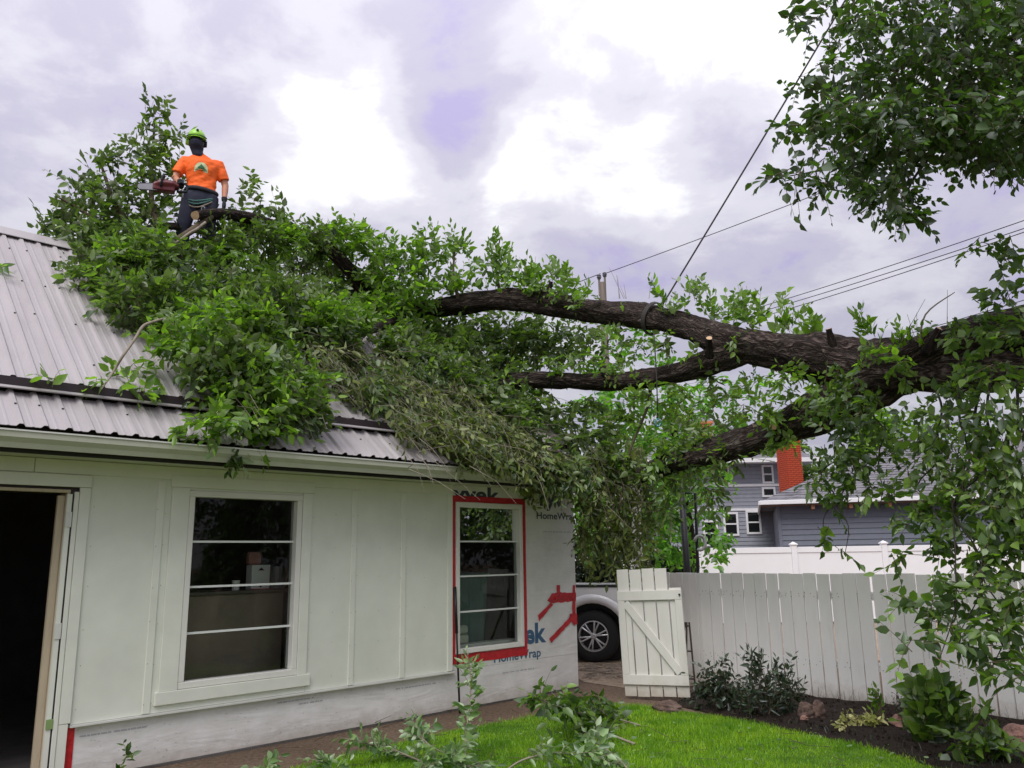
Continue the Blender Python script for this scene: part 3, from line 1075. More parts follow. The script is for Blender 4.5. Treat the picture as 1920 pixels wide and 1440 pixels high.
# underlay that closes the roof from inside
m = MB()
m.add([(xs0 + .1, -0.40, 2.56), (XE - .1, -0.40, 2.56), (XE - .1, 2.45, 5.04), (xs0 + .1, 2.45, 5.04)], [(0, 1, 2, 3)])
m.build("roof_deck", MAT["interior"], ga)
m = MB()
m.add([(xs0, -.115, 2.985), (XE, -.115, 2.985), (XE, -.115, 3.055), (xs0, -.115, 3.055), (xs0, -.05, 2.985), (XE, -.05, 2.985), (XE, -.05, 3.055), (xs0, -.05, 3.055)],
      [(0, 1, 2, 3), (4, 7, 6, 5), (0, 4, 5, 1), (3, 2, 6, 7), (0, 3, 7, 4), (1, 5, 6, 2)])
fl = m.build("roof_flashing", MAT["flashing"], ga)
m = MB()
m.add([(xs0, -.135, 2.965), (XE, -.135, 2.965), (XE, -.117, 2.985), (xs0, -.117, 2.985), (xs0, -.125, 2.958), (XE, -.125, 2.958), (XE, -.107, 2.978), (xs0, -.107, 2.978)],
      [(0, 1, 2, 3), (4, 7, 6, 5), (0, 4, 5, 1), (3, 2, 6, 7), (0, 3, 7, 4), (1, 5, 6, 2)])
m.build("flashing_lip", MAT["metal_roof"], fl)
m = MB()
for sgn in (-1, 1):
    y0, y1 = 2.45, 2.45 + sgn * .16
    m.add([(xs0 - .02, y0, 5.165), (XE + .02, y0, 5.165), (XE + .02, y1, 5.035), (xs0 - .02, y1, 5.035), (xs0 - .02, y0, 5.157), (XE + .02, y0, 5.157), (XE + .02, y1, 5.027), (xs0 - .02, y1, 5.027)],
          [(0, 1, 2, 3), (4, 7, 6, 5), (3, 2, 6, 7), (0, 3, 7, 4), (1, 5, 6, 2)])
m.build("ridge_cap", MAT["metal_roof"], ga)
# barge trim at the gable edge
m = MB()
m.tube([(XE + .015, EAVE[0], EAVE[1]), (XE + .015, KINK[0], KINK[1]), (XE + .015, UP0[0] + .03, UP0[1] + .02), (XE + .015, RIDGE[0], RIDGE[1])], .02, 6)
m.build("gable_trim", MAT["flashing"], ga)
# screws
m = MB()
rs = random.Random(9)
for (p_lo, p_hi, fr) in ((EAVE, KINK, (.55,)), (UP0, RIDGE, (.12, .36, .6, .84))):
    for f_ in fr:
        for kk in range(0, NSH * 6):
            if rs.random() < .45:
                continue
            x = xs0 + kk * RIB + rs.choice((.031, .031, .08))
            h = .025 if x - (xs0 + kk * RIB) < .05 else .003
            y = p_lo[0] + (p_hi[0] - p_lo[0]) * (f_ + rs.uniform(-.03, .03))
            z = p_lo[1] + (p_hi[1] - p_lo[1]) * ((y - p_lo[0]) / (p_hi[0] - p_lo[0]))
            m.box((x, y - .6 * h, z + .78 * h), (.007, .007, .005))
sc_ = m.build("roof_screws", MAT["dark_paint"], ga)
sc_["kind"] = "stuff"

# ------------------------------------------------------------------ picket fence (perpendicular to the garage wall)
FX = 1.0                                     # garage coordinate of the fence plane
pf = thing("picket_fence", "low white board fence with narrow gaps along the garden bed", "fence", gl(FX, -1.2, 0), WALL_A)
rs = random.Random(21)
y = -0.02
first = None
nb = 0
while y > -6.4:
    w = 0.142 + rs.uniform(-.003, .004)
    m = MB()
    top = 1.40 + rs.uniform(-.004, .004)
    m.add([(-.011, y - w, .035), (.011, y - w, .035), (.011, y, .035), (-.011, y, .035), (-.011, y - w, top), (.011, y - w, top), (.011, y, top), (-.011, y, top)],
          [(0, 3, 2, 1), (4, 5, 6, 7), (0, 1, 5, 4), (1, 2, 6, 5), (2, 3, 7, 6), (3, 0, 4, 7)])
    b = m.build("board", MAT["white_paint"], pf, bevel=.002)
    b.location.x = rs.uniform(-.003, .003)
    b.rotation_euler = (rs.uniform(-.004, .004), 0, rs.uniform(-.008, .008))
    y -= w + rs.choice((.010, .012, .013, .015, .017))
    nb += 1
for z in (0.42, 1.16):
    m = MB()
    m.span(.0145, .055, -6.5, 0.0, z - .045, z + .045)
    m.build("rail", MAT["white_paint"], pf)
for yy in (-0.05, -2.45, -4.85):
    m = MB()
    m.span(.057, .147, yy - .045, yy + .045, 0.0, 1.36)
    m.build("post", MAT["white_paint"], pf, bevel=.004)

# nail heads along the rails
m = MB()
yy = -.05
while yy > -6.3:
    for z in (0.40, 0.44, 1.14, 1.18):
        m.box((-.0135, yy + rs.uniform(-.03, .03), z + rs.uniform(-.012, .012)), (.0012, .0035, .0035))
    yy -= .077
nl = m.build("nails", surf("rusty_nail", (.10, .07, .055), .8, .2), pf)
nl["kind"] = "stuff"

# short return from the corner towards the gate
c0 = gl(FX, -1.2, 0)
p1 = at(1243, 1074, 11.45)
p1.z = 0
ang = math.atan2(p1.y - c0.y, p1.x - c0.x)
ln = (p1 - c0).length
rf = thing("picket_fence", "short return of white boards between the gate and the fence corner", "fence", (c0.x + .0, c0.y + .07, 0), ang)
k = 0
x = -0.13
while x < ln + .25:
    w = 0.13
    m = MB()
    m.span(x, x + w, -.011, .011, .03, 1.395 + rs.uniform(-.006, .006))
    b = m.build("board", MAT["white_paint"], rf, bevel=.002)
    b.rotation_euler.x = rs.uniform(-.006, .006)
    x += w + .012
for z in (0.42, 1.16):
    m = MB()
    m.span(0, ln + .25, -.055, -.0145, z - .045, z + .045)
    m.build("rail", MAT["white_paint"], rf)

# ------------------------------------------------------------------ garden gate, swung open and sagging
gA = Vector((1.245, 10.10, 0))
gB = Vector((1.935, 9.72, 0))
gang = math.atan2(gB.y - gA.y, gB.x - gA.x)
gw = (gB - gA).length
gate = thing("garden_gate", "open white board gate with diagonal brace beside the truck", "gate", (gA.x + .02, gA.y, 0.03), gang)
gate.rotation_euler = (0, R(-2.0), gang)      # leans: racked on its hinges
bw = gw / 5
for i in range(5):
    m = MB()
    top = 1.43 if i < 4 else 1.20
    m.span(i * bw + .005, (i + 1) * bw - .010, -.010, .010, 0.0 + rs.uniform(0, .01), top + rs.uniform(-.006, .006))
    m.build("board", MAT["gate_paint"], gate, bevel=.002)
for nm, (x0, x1, z0, z1) in (("rail", (0.0, gw, 1.075, 1.185)), ("rail", (0.0, gw, 0.135, 0.245))):
    m = MB()
    m.span(x0, x1, -.034, -.0125, z0, z1)
    m.build(nm, MAT["gate_paint"], gate, bevel=.003)
for (x0, x1) in ((0.0, 0.085), (gw - .085, gw)):
    m = MB()
    m.span(x0, x1, -.033, -.0125, .2465, 1.0735)
    m.build("stile", MAT["gate_paint"], gate, bevel=.003)
m = MB()
a, b = Vector((.09, 0, 1.05)), Vector((gw - .09, 0, .27))
dv = (b - a).normalized()
nv = Vector((-dv.z, 0, dv.x)) * .045
m.add([(p.x, yy, p.z) for yy in (-.0335, -.0125) for p in (a - nv, b - nv, b + nv, a + nv)], [(0, 1, 2, 3), (4, 7, 6, 5), (0, 4, 5, 1), (1, 5, 6, 2), (2, 6, 7, 3), (3, 7, 4, 0)])
m.build("brace", MAT["gate_paint"], gate, bevel=.003)
m = MB()
m.tube([(gw - .02, -.036, 1.13), (gw - .02, -.05, 1.13)], .012, 8)
m.build("latch", MAT["black_metal"], gate)

# brown narrow trellis leaning on the return fence
tl = thing("garden_trellis", "narrow brown wooden trellis leaning in the fence corner", "trellis", at(1291, 1285, 10.15), gang)
tl.location.z = 0.02
for (xa, xb) in ((-.02, -.10), (.0, .0), (.03, .12)):
    m = MB()
    m.tube([(xb, -.12, 0), (xa, .06, .82)], .012, 5)
    m.build("slat", MAT["trellis"], tl)
for z in (.2, .5, .78):
    m = MB()
    t_ = z / .82
    m.tube([(-.10 + .08 * t_ - .01, -.12 + .18 * t_ - .016, z), (.12 - .09 * t_ + .01, -.12 + .18 * t_ - .016, z)], .009, 5)
    m.build("rung", MAT["trellis"], tl)

# black pole leaning on the wall
bp0 = gl(*[*wall_xz(862, 1318)][:1], -.16, 0)
lean = MB()
xa, za = wall_xz(853, 1100, -.03)
xb, _ = wall_xz(862, 1330, -.16)
lean.tube([gl(xb, -.16, .01), gl(xa - .005, -.035, za)], .011, 8)
lean.tube([gl(xb, -.16, .01).lerp(gl(xa - .005, -.035, za), .62), gl(xa - .005, -.035, za).lerp(gl(xb, -.16, .01), .001)], .017, 8)
tag(lean.build("black_pole", MAT["black_metal"], smooth=True), "thin black pole leaning on the wall at the red-taped window", "pole")

# black posts behind the return fence
for (pa_, pb_, r_, lab, nm) in (((1276, 905, 11.6), (1290, 1090, 11.6), .047, "thick black metal post leaning behind the white fence return", "metal_post"),
                                ((1304, 925, 11.9), (1309, 1090, 11.9), .022, "thin black post with bent top beside the thick one", "metal_post")):
    m = MB()
    A, B = at(*pa_), at(*pb_)
    d_ = (B - A).normalized()
    foot = B + d_ * (B.z / -d_.z)
    pts = [foot, A]
    if r_ < .03:
        pts.append(A + Vector((-.12, 0, .01)))
    m.tube(pts, r_, 10)
    tag(m.build(nm, MAT["black_metal"], smooth=True), lab, "post")
# white arbour post half hidden by the drooping leaves
m = MB()
A = at(1190, 905, 11.7)
m.box((A.x, A.y, A.z / 2), (.06, .06, A.z / 2))
m.box((A.x, A.y, A.z + .012), (.085, .085, .012))
tag(m.build("white_post", MAT["white_paint"], bevel=.004), "white square post behind the drooping leaves above the gate", "post")
# grey hose loop hung on the thin post
m = MB()
c_ = at(1312, 1018, 11.85)
m.tube([c_ + Vector((math.cos(a_) * .075, -.02 + .01 * math.sin(3 * a_), math.sin(a_) * .10)) for a_ in [R(-120 + 26 * i) for i in range(12)]], .022, 8)
tag(m.build("garden_hose", surf("grey_hose", (0.30, 0.31, 0.30), .5, .1), smooth=True), "grey curl of hose hung on the thin black post", "hose")

# ------------------------------------------------------------------ white vinyl fence further back
vf = thing("vinyl_fence", "tall white vinyl privacy fence behind the low board fence", "fence", (6.655, 20, 0), 0)
sp = 2.15
for i in range(-3, 5):
    m = MB()
    m.span(i * sp - .065, i * sp + .065, -.065, .065, 0, 1.80)
    p = m.build("post", MAT["vinyl"], vf, bevel=.006)
    m = MB()
    m.box((i * sp, 0, 1.815), (.085, .085, .014))
    m.add([(i * sp - .075, -.075, 1.83), (i * sp + .075, -.075, 1.83), (i * sp + .075, .075, 1.83), (i * sp - .075, .075, 1.83), (i * sp, 0, 1.88)], [(0, 1, 4), (1, 2, 4), (2, 3, 4), (3, 0, 4), (3, 2, 1, 0)])
    m.build("cap", MAT["vinyl"], p)
    if i < 4:
        m = MB()
        m.span(i * sp + .067, (i + 1) * sp - .067, -.018, .018, .1, 1.62)
        m.build("panel", MAT["vinyl"], vf)
        for (za, zb) in ((1.622, 1.755), (.03, .098)):
            m = MB()
            m.span(i * sp + .067, (i + 1) * sp - .067, -.035, .035, za, zb)
            m.build("rail", MAT["vinyl"], vf, bevel=.004)

# ------------------------------------------------------------------ neighbour's garage: slate blue siding, hip roof
ng = thing("neighbour_garage", "slate blue garage with grey hip roof behind the vinyl fence", "garage", (7.62, 24, 0), R(-16))
GWID, GDEP, EZ = 9.0, 8.4, 2.98
m = MB()
m.span(0, GWID, 0.02, GDEP, 0, EZ)
m.build("wall", MAT["blue_siding"], ng)
z = .9
while z < EZ - .02:
    m = MB()
    h = .152
    m.add([(-.01, -.028, z), (GWID + .01, -.028, z), (GWID + .01, -.006, z + h - .002), (-.01, -.006, z + h - .002), (-.01, .018, z), (GWID + .01, .018, z), (GWID + .01, .018, z + h - .002), (-.01, .018, z + h - .002)],
          [(0, 1, 2, 3), (4, 7, 6, 5), (0, 4, 5, 1), (3, 2, 6, 7), (0, 3, 7, 4), (1, 5, 6, 2)])
    m.build("siding_board", MAT["blue_siding"], ng)
    z += h
m = MB()
m.span(-.012, .07, -.042, .017, .5, EZ)
m.build("corner_trim", MAT["blue_siding"], ng)
OV, RP = .45, math.tan(R(26))
half = (GDEP + 2 * OV) / 2
ztop = EZ + half * RP
e0 = (-OV, -OV)
RX0, RX1, RY = -OV + half, GWID + OV - half, -OV + half
m = MB()
zz0 = EZ + .08
m.add([(-OV, -OV, zz0), (GWID + OV, -OV, zz0), (GWID + OV, GDEP + OV, zz0), (-OV, GDEP + OV, zz0), (RX0, RY, ztop), (RX1, RY, ztop)],
      [(0, 1, 5, 4), (2, 3, 4, 5), (1, 2, 5), (3, 0, 4), (0, 3, 2, 1)])
rf_ = m.build("roof", MAT["shingle"], ng)
# shingle courses on the two slopes in view
nc = 26
for i in range(nc):
    t0, t1 = i / nc, (i + 1.25) / nc
    t1 = min(t1, 1)
    up = .022

    def pnt(cx, t):
        return (cx[0] + (cx[2] - cx[0]) * t, cx[1] + (cx[3] - cx[1]) * t, zz0 + (ztop - zz0) * t)
    for side, (cA, cB) in enumerate((((-OV, -OV, RX0, RY), (GWID + OV, -OV, RX1, RY)), ((-OV, GDEP + OV, RX0, RY), (-OV, -OV, RX0, RY)))):
        a0_, b0_, a1_, b1_ = Vector(pnt(cA, t0)), Vector(pnt(cB, t0)), Vector(pnt(cA, t1)), Vector(pnt(cB, t1))
        if side == 0:
            n_ = Vector((0, -RP, 1)).normalized()
        else:
            n_ = Vector((-RP, 0, 1)).normalized()
        m = MB()
        # individual tabs along the course, each slightly different in lift
        L0 = (b0_ - a0_).length
        nt = max(1, int(L0 / .31))
        sh = (i % 2) * .5
        prev = 0.0
        cuts = [0.0] + [min(1, (j + sh) / nt) for j in range(1, nt + 1)] + [1.0]
        cuts = sorted(set(round(c, 4) for c in cuts))
        for j in range(len(cuts) - 1):
            u0, u1 = cuts[j] + .0006, cuts[j + 1] - .0006
            lift = up * rs.choice((.65, .9, 1.15))
            q = [a0_.lerp(b0_, u0) + n_ * lift, a0_.lerp(b0_, u1) + n_ * lift, a1_.lerp(b1_, u1) + n_ * .003, a1_.lerp(b1_, u0) + n_ * .003, a0_.lerp(b0_, u0), a0_.lerp(b0_, u1)]
            m.add(q, [(0, 1, 2, 3), (4, 5, 1, 0)])
        s_o = m.build("shingle_course", MAT["shingle"], rf_)
        s_o["kind"] = "stuff"
m = MB()
m.span(-OV - .03, GWID + OV + .03, -OV - .10, -OV - .005, EZ - .02, EZ + .10)
m.build("gutter", MAT["house_trim"], ng, bevel=.01)
m = MB()
m.span(-OV - .07, -OV - .005, -OV, GDEP + OV, EZ - .02, EZ + .095)
m.build("gutter", MAT["house_trim"], ng, bevel=.01)
m = MB()
m.span(-OV, GWID + OV, -OV, -.03, EZ - .05, EZ - .035)
m.build("soffit", surf("brown_soffit", (.22, .13, .08), .7, .2), ng)
for k in range(9):
    m = MB()
    xx = .9 + k * 1.0
    m.span(xx, xx + .09, -OV + .02, -.03, EZ - .17, EZ - .052)
    m.build("rafter_tail", surf("rafter_wood", (.30, .14, .07), .7, .2) if k == 0 else bpy.data.materials["rafter_wood"], ng)

# ------------------------------------------------------------------ brick chimney
ch = thing("brick_chimney", "tall red painted brick chimney rising beside the grey hip roof", "chimney", (9.0, 27.0, 0), R(14))
CW, CD_, CT = .56, .56, 5.75
m = MB()
m.span(.008, CW - .008, .008, CD_ - .008, 0, CT)
m.build("core", MAT["mortar"], ch)
bl, bh, gap = .20, .066, .011
bm_ = MB()
bm_.box((0, 0, 0), (bl / 2 - gap / 2, .012, bh / 2 - gap / 2))
brick_me = bm_.build("brick", MAT["brick"], ch, bevel=.003)
brick_me.location = (bl / 2 + .003, 0, 3.2 + bh / 2)
base_me = brick_me.data
cnt = 0
for row in range(int((CT - 3.2) / bh)):
    zc = 3.2 + (row + .5) * bh
    for face in (0, 1):
        off = (row % 2) * bl / 2
        u = -off
        while u < CW - .03:
            a_, b_ = max(u, 0), min(u + bl, CW)
            if b_ - a_ > .05 and not (row == 0 and face == 0 and u == 0):
                ob = place("brick", base_me, ch)
                uc = (a_ + b_) / 2
                ob.location = (uc, rs.uniform(-.004, .002), zc) if face == 0 else (rs.uniform(-.004, .002), uc, zc)
                ob.rotation_euler = (0, 0, 0 if face == 0 else math.pi / 2)
                ob.scale = ((b_ - a_) / bl, 1, 1)
                cnt += 1
            u += bl
m = MB()
m.span(-.05, CW + .05, -.05, CD_ + .05, CT, CT + .09)
m.build("cap", MAT["brick"], ch, bevel=.01)
# the orange glimpse of a second stack left of it
c2 = thing("brick_chimney", "small orange brick stack glimpsed through the leaves under the limb", "chimney", at(1318, 805, 31) - Vector((0, 0, at(1318, 805, 31).z)))
tz = at(1318, 797, 31).z
m = MB()
m.span(-.28, .28, -.28, .28, 0, tz)
m.build("stack", surf("orange_brick", (.55, .17, .08), .85, .2, 9, .3, 50), c2)
m = MB()
m.span(-.33, .33, -.33, .33, tz, tz + .1)
m.build("cap", bpy.data.materials["orange_brick"], c2, bevel=.01)

# ------------------------------------------------------------------ blue-grey two storey house
hs = thing("blue_house", "two storey slate blue house with white eaves and window trim", "house", (0, 30, 0))
hx0, hx1 = 5.2, 10.3
m = MB()
m.span(hx0, hx1, .02, 9, 0, 4.95)
m.build("wall", MAT["house_siding"], hs)
z = 1.2
while z < 4.9:
    m = MB()
    m.add([(hx0 - .01, -.022, z), (hx1 + .01, -.022, z), (hx1 + .01, -.004, z + .138), (hx0 - .01, -.004, z + .138), (hx0 - .01, .018, z), (hx1 + .01, .018, z), (hx1 + .01, .018, z + .138), (hx0 - .01, .018, z + .138)],
          [(0, 1, 2, 3), (4, 7, 6, 5), (0, 4, 5, 1), (3, 2, 6, 7), (0, 3, 7, 4), (1, 5, 6, 2)])
    m.build("siding_board", MAT["house_siding"], hs)
    z += .14
rm = MB()
rm.add([(hx0 - .6, -.75, 4.9), (hx1 + .6, -.75, 4.9), (hx1 + .6, 9.7, 4.9), (hx0 - .6, 9.7, 4.9), (hx0 + 2.6, 4.4, 7.4), (hx1 - 2.6, 4.4, 7.4)], [(0, 1, 5, 4), (2, 3, 4, 5), (1, 2, 5), (3, 0, 4), (0, 3, 2, 1)])
rfh = rm.build("roof", MAT["shingle"], hs)
m = MB()
m.span(hx0 - .62, hx1 + .62, -.80, -.74, 4.78, 4.93)
m.build("fascia", MAT["house_trim"], rfh)
m = MB()
m.span(hx0 - .6, hx1 + .6, -.73, -.03, 4.80, 4.83)
m.build("soffit", MAT["house_trim"], rfh)
m = MB()
m.span(hx1 + .005, hx1 + .62, .0, 9.7, 4.80, 4.83)
m.build("soffit", MAT["house_trim"], rfh)
for (z0_, z1_) in ((3.98, 4.07), (3.12, 3.2)):
    m = MB()
    m.span(hx0 - .012, hx1 + .012, -.05, .016, z0_, z1_)
    m.build("belt_trim", MAT["house_trim"], hs)
m = MB()
m.span(hx1 - .13, hx1 + .02, -.055, .017, 1.0, 4.79)
m.build("corner_trim", MAT["house_trim"], hs)


def house_window(x0, x1, z0, z1, parent, y=-.06, bars=True):
    f = MB()
    t = .07
    f.span(x0 - t, x1 + t, y, .0, z1, z1 + t)
    f.span(x0 - t, x1 + t, y, .0, z0 - t, z0)
    f.span(x0 - t, x0, y + .002, .0, z0 + .001, z1 - .001)
    f.span(x1, x1 + t, y + .002, .0, z0 + .001, z1 - .001)
    if bars:
        f.span(x0 + .001, x1 - .001, y + .012, .0, (z0 + z1) / 2 - .025, (z0 + z1) / 2 + .025)
    w = f.build("window", MAT["house_trim"], parent)
    p = MB()
    p.span(x0 + .001, x1 - .001, -.03, -.027, z0 + .001, z1 - .001)
    p.build("pane", MAT["dark_glass"], w)


house_window(9.12, 9.40, 4.15, 4.68, hs)
house_window(9.07, 9.42, 3.66, 3.88, hs, bars=False)
house_window(8.42, 8.82, 2.35, 3.05, hs)
house_window(6.85, 7.25, 1.95, 2.72, hs)
house_window(7.6, 8.0, 2.3, 3.0, hs)
house_window(7.3, 7.8, 4.15, 4.68, hs)

# low grey house glimpsed far right
hr = thing("brown_house", "brown roofed house with white eave glimpsed behind the leaves at right", "house", (17.2, 27, 0))
m = MB()
m.span(0, 7, 0, 7, 0, 4.1)
m.build("wall", surf("tan_stucco", (.42, .22, .10), .8, .15), hr)
m = MB()
m.add([(-.5, -.5, 4.1), (7.5, -.5, 4.1), (7.5, 7.5, 4.1), (-.5, 7.5, 4.1), (3.0, 3.5, 6.4), (4.0, 3.5, 6.4)], [(0, 1, 5, 4), (2, 3, 4, 5), (1, 2, 5), (3, 0, 4), (0, 3, 2, 1)])
r_ = m.build("roof", MAT["shingle"], hr)
m = MB()
m.span(-.55, 7.55, -.58, -.51, 4.0, 4.15)
m.build("fascia", MAT["house_trim"], r_)
m = MB()
m.span(1.2, 2.3, -.03, -.002, 1.6, 2.9)
w_ = m.build("window", MAT["house_trim"], hr)
m = MB()
m.span(1.3, 2.2, -.036, -.031, 1.7, 2.8)
m.build("pane", MAT["dark_glass"], w_)

# ------------------------------------------------------------------ utility pole and lines
pp = at(1130, 540, 26)
up_ = thing("utility_pole", "weathered wooden utility pole with twin insulators behind the fallen tree", "pole", (pp.x, pp.y, 0))
ztp = at(1130, 530, 26).z
m = MB()
m.tube([(0, 0, 0), (0, 0, ztp)], [.15, .115], 14)
m.build("shaft", MAT["wood_grey"], up_, smooth=False)
for dx, dz in ((-.11, .22), (.08, .30)):
    m = MB()
    m.tube([(dx, -.02, ztp - .45), (dx, -.02, ztp + dz - .12)], .035, 8)
    br = m.build("bracket", MAT["wood_grey"], up_)
    m = MB()
    prof = [(0, .03), (.03, .07), (.06, .05), (.08, .085), (.12, .06), (.14, .08), (.18, .03)]
    m.tube([(dx, -.02, ztp + dz - .12 + h_) for h_, r__ in prof], [r__ for h_, r__ in prof], 10)
    m.build("insulator", MAT["porcelain"], br)


def wire(p0, p1, sag, r_, label, name="power_line", mat="wire"):
    m = MB()
    pts = []
    for i in range(25):
        t = i / 24
        p = p0.lerp(p1, t)
        p.z -= sag * 4 * t * (1 - t)
        pts.append(p)
    m.tube(pts, r_, 5)
    tag(m.build(name, MAT[mat]), label, "power line" if name == "power_line" else "rope", "overhead lines" if name == "power_line" else None)


topz = at(1137, 512, 26)
wire(topz, at(1990, 180, 22), .1, .014, "single overhead line rising right from the pole top")
wire(at(1126, 513, 26), at(700, 660, 31), .1, .014, "overhead line running left from the pole behind the foliage")
wire(at(1300, 612, 30), at(2010, 382, 18), .1, .013, "upper of the three parallel overhead lines at right")
wire(at(1300, 620, 30), at(2010, 398, 18), .1, .013, "middle of the three parallel overhead lines at right")
wire(at(1300, 630, 30), at(2010, 404, 18), .12, .013, "lowest of the three parallel overhead lines at right")
wire(at(1450, 690, 30), at(2010, 535, 20), .1, .013, "low overhead line just above the thick limb at right")

# ------------------------------------------------------------------ white pickup behind the gap
tk = thing("pickup_truck", "white pickup truck parked behind the gate with alloy wheel showing", "truck", (1.205, 13.32, 0), R(-14))
# local: x to the right along the truck's side, y away from the camera, the rear wheel at the origin
prof = [(-3.7, .42), (-3.75, .75), (-3.55, .98), (-2.4, 1.10), (-1.75, 1.66), (-.75, 1.70), (-.55, 1.16), (1.02, 1.14), (1.05, .55), (.98, .42)]


def side_poly(y_, cut=True):
    pts = []
    pts += prof
    pts.append((.53, .42))
    for k_ in range(13):
        a_ = R(5 + 170 * k_ / 12)
        pts.append((.53 * math.cos(a_), .40 + .53 * math.sin(a_)))
    pts.append((-.53, .42))
    pts.append((-2.35, .42))
    for k_ in range(13):
        a_ = R(5 + 170 * k_ / 12)
        pts.append((-2.9 + .53 * math.cos(a_), .40 + .53 * math.sin(a_)))
    pts.append((-3.43, .42))
    return [(p[0], y_, p[1]) for p in pts]


s0, s1 = side_poly(0.0), side_poly(1.75)
n_ = len(s0)
m = MB()
m.add(s0 + s1, [tuple(range(n_)), tuple(range(2 * n_ - 1, n_ - 1, -1))] + [(i, (i + 1) % n_, (i + 1) % n_ + n_, i + n_) for i in range(n_)])
body = m.build("body", MAT["car_paint"], tk)
for cx in (0, -2.9):
    m = MB()
    ring = []
    for k_ in range(17):
        a_ = R(-4 + 188 * k_ / 16)
        for (rr_, yy) in ((.50, .02), (.515, -.035), (.60, -.045), (.64, -.006)):
            ring.append((cx + rr_ * math.cos(a_), yy, .40 + rr_ * math.sin(a_)))
    m.add(ring, [(i * 4 + j, i * 4 + j + 1, (i + 1) * 4 + j + 1, (i + 1) * 4 + j) for i in range(16) for j in range(3)])
    m.build("wheel_arch", MAT["car_paint"], body, smooth=True)
    m = MB()
    m.tube([(cx, .34, .40), (cx, .62, .40)], .525, 24)
    m.build("wheel_well", MAT["car_dark"], body)
m = MB()
m.span(-.56, 1.04, -.012, .07, 1.142, 1.185)
m.build("bed_rail", MAT["car_dark"], tk, bevel=.006)
m = MB()
m.add([(-2.2, -.004, 1.14), (-1.7, -.004, 1.60), (-.82, -.004, 1.62), (-.66, -.004, 1.16), (-2.2, -.002, 1.14), (-1.7, -.002, 1.60), (-.82, -.002, 1.62), (-.66, -.002, 1.16)], [(0, 1, 2, 3), (4, 7, 6, 5), (0, 4, 5, 1), (1, 5, 6, 2), (2, 6, 7, 3), (3, 7, 4, 0)])
m.build("side_window", MAT["dark_glass"], tk)
m = MB()
m.span(.98, 1.1, .1, 1.65, .48, .62)
m.build("bumper", MAT["alloy"], tk, bevel=.02)
m = MB()
m.span(1.0, 1.06, .03, .16, .8, 1.08)
m.build("tail_light", surf("tail_lamp_red", (.4, .02, .02), .2, .05), tk)


def lathe(m, prof_, n=28, axis=(0, 0, 0), caps=False):
    vs_ = []
    for (yy, rr_) in prof_:
        for k_ in range(n):
            a_ = 2 * math.pi * k_ / n
            vs_.append((axis[0] + rr_ * math.cos(a_), axis[1] + yy, axis[2] + rr_ * math.sin(a_)))
    q = len(prof_)
    m.add(vs_, [(i * n + k_, i * n + (k_ + 1) % n, (i + 1) * n + (k_ + 1) % n, (i + 1) * n + k_) for i in range(q - 1) for k_ in range(n)])


def wheel(cx, cy):
    t = MB()
    lathe(t, [(.02, .225), (-.005, .235), (-.012, .27), (-.006, .35), (.02, .392), (.06, .40), (.2, .40), (.235, .385), (.25, .30), (.24, .225)], 36, (cx, cy, .40))
    w = t.build("wheel", MAT["tyre"], tk, smooth=True)
    r2 = MB()
    lathe(r2, [(.0, .232), (-.012, .236), (-.014, .222), (.0, .212), (.06, .205), (.10, .20)], 36, (cx, cy, .40))
    for k_ in range(6):
        for dd in (-.085, .085):
            a_ = R(60 * k_ + 15) + dd * .4
            a2 = R(60 * k_ + 15) + dd * 1.9
            pA = Vector((cx + .045 * math.cos(a_), cy + .0, .40 + .045 * math.sin(a_)))
            pB = Vector((cx + .222 * math.cos(a2), cy - .006, .40 + .222 * math.sin(a2)))
            r2.tube([pA, pA.lerp(pB, .5) + Vector((0, -.012, 0)), pB], [.017, .013, .015], 6)
    lathe(r2, [(-.022, .002), (-.022, .03), (-.012, .05), (.02, .055)], 18, (cx, cy, .40))
    r2.build("rim", MAT["alloy"], w, smooth=False)
    d2 = MB()
    lathe(d2, [(.055, .01), (.055, .19), (.075, .205)], 24, (cx, cy, .40))
    d2.build("brake_disc", MAT["car_dark"], w)


wheel(0, .045)
wheel(-2.9, .045)
wheel(0, 1.47)
wheel(-2.9, 1.47)
# twisted straw and twigs on the alley
m = MB()
rs = random.Random(5)
for i in range(420):
    p = Vector((rs.uniform(.95, 2.2), rs.uniform(11.6, 13.2), .012))
    a_ = rs.uniform(0, 3.14)
    l_ = rs.uniform(.04, .16)
    dx = Vector((math.cos(a_), math.sin(a_) * .6, rs.uniform(-.02, .05))) * l_
    m.tube([p, p + dx], .004, 3, cap=False)
o = m.build("straw", MAT["pale_twig"])
tag(o, "straw and twig litter on the gravel in front of the truck wheel", "straw", kind="stuff")

# ------------------------------------------------------------------ things inside the garage, seen through the glass
def inside(px, py, depth_in):
    p = on_plane(px, py, GC + GB * depth_in, GB) - GC
    return p.dot(GD), p.z


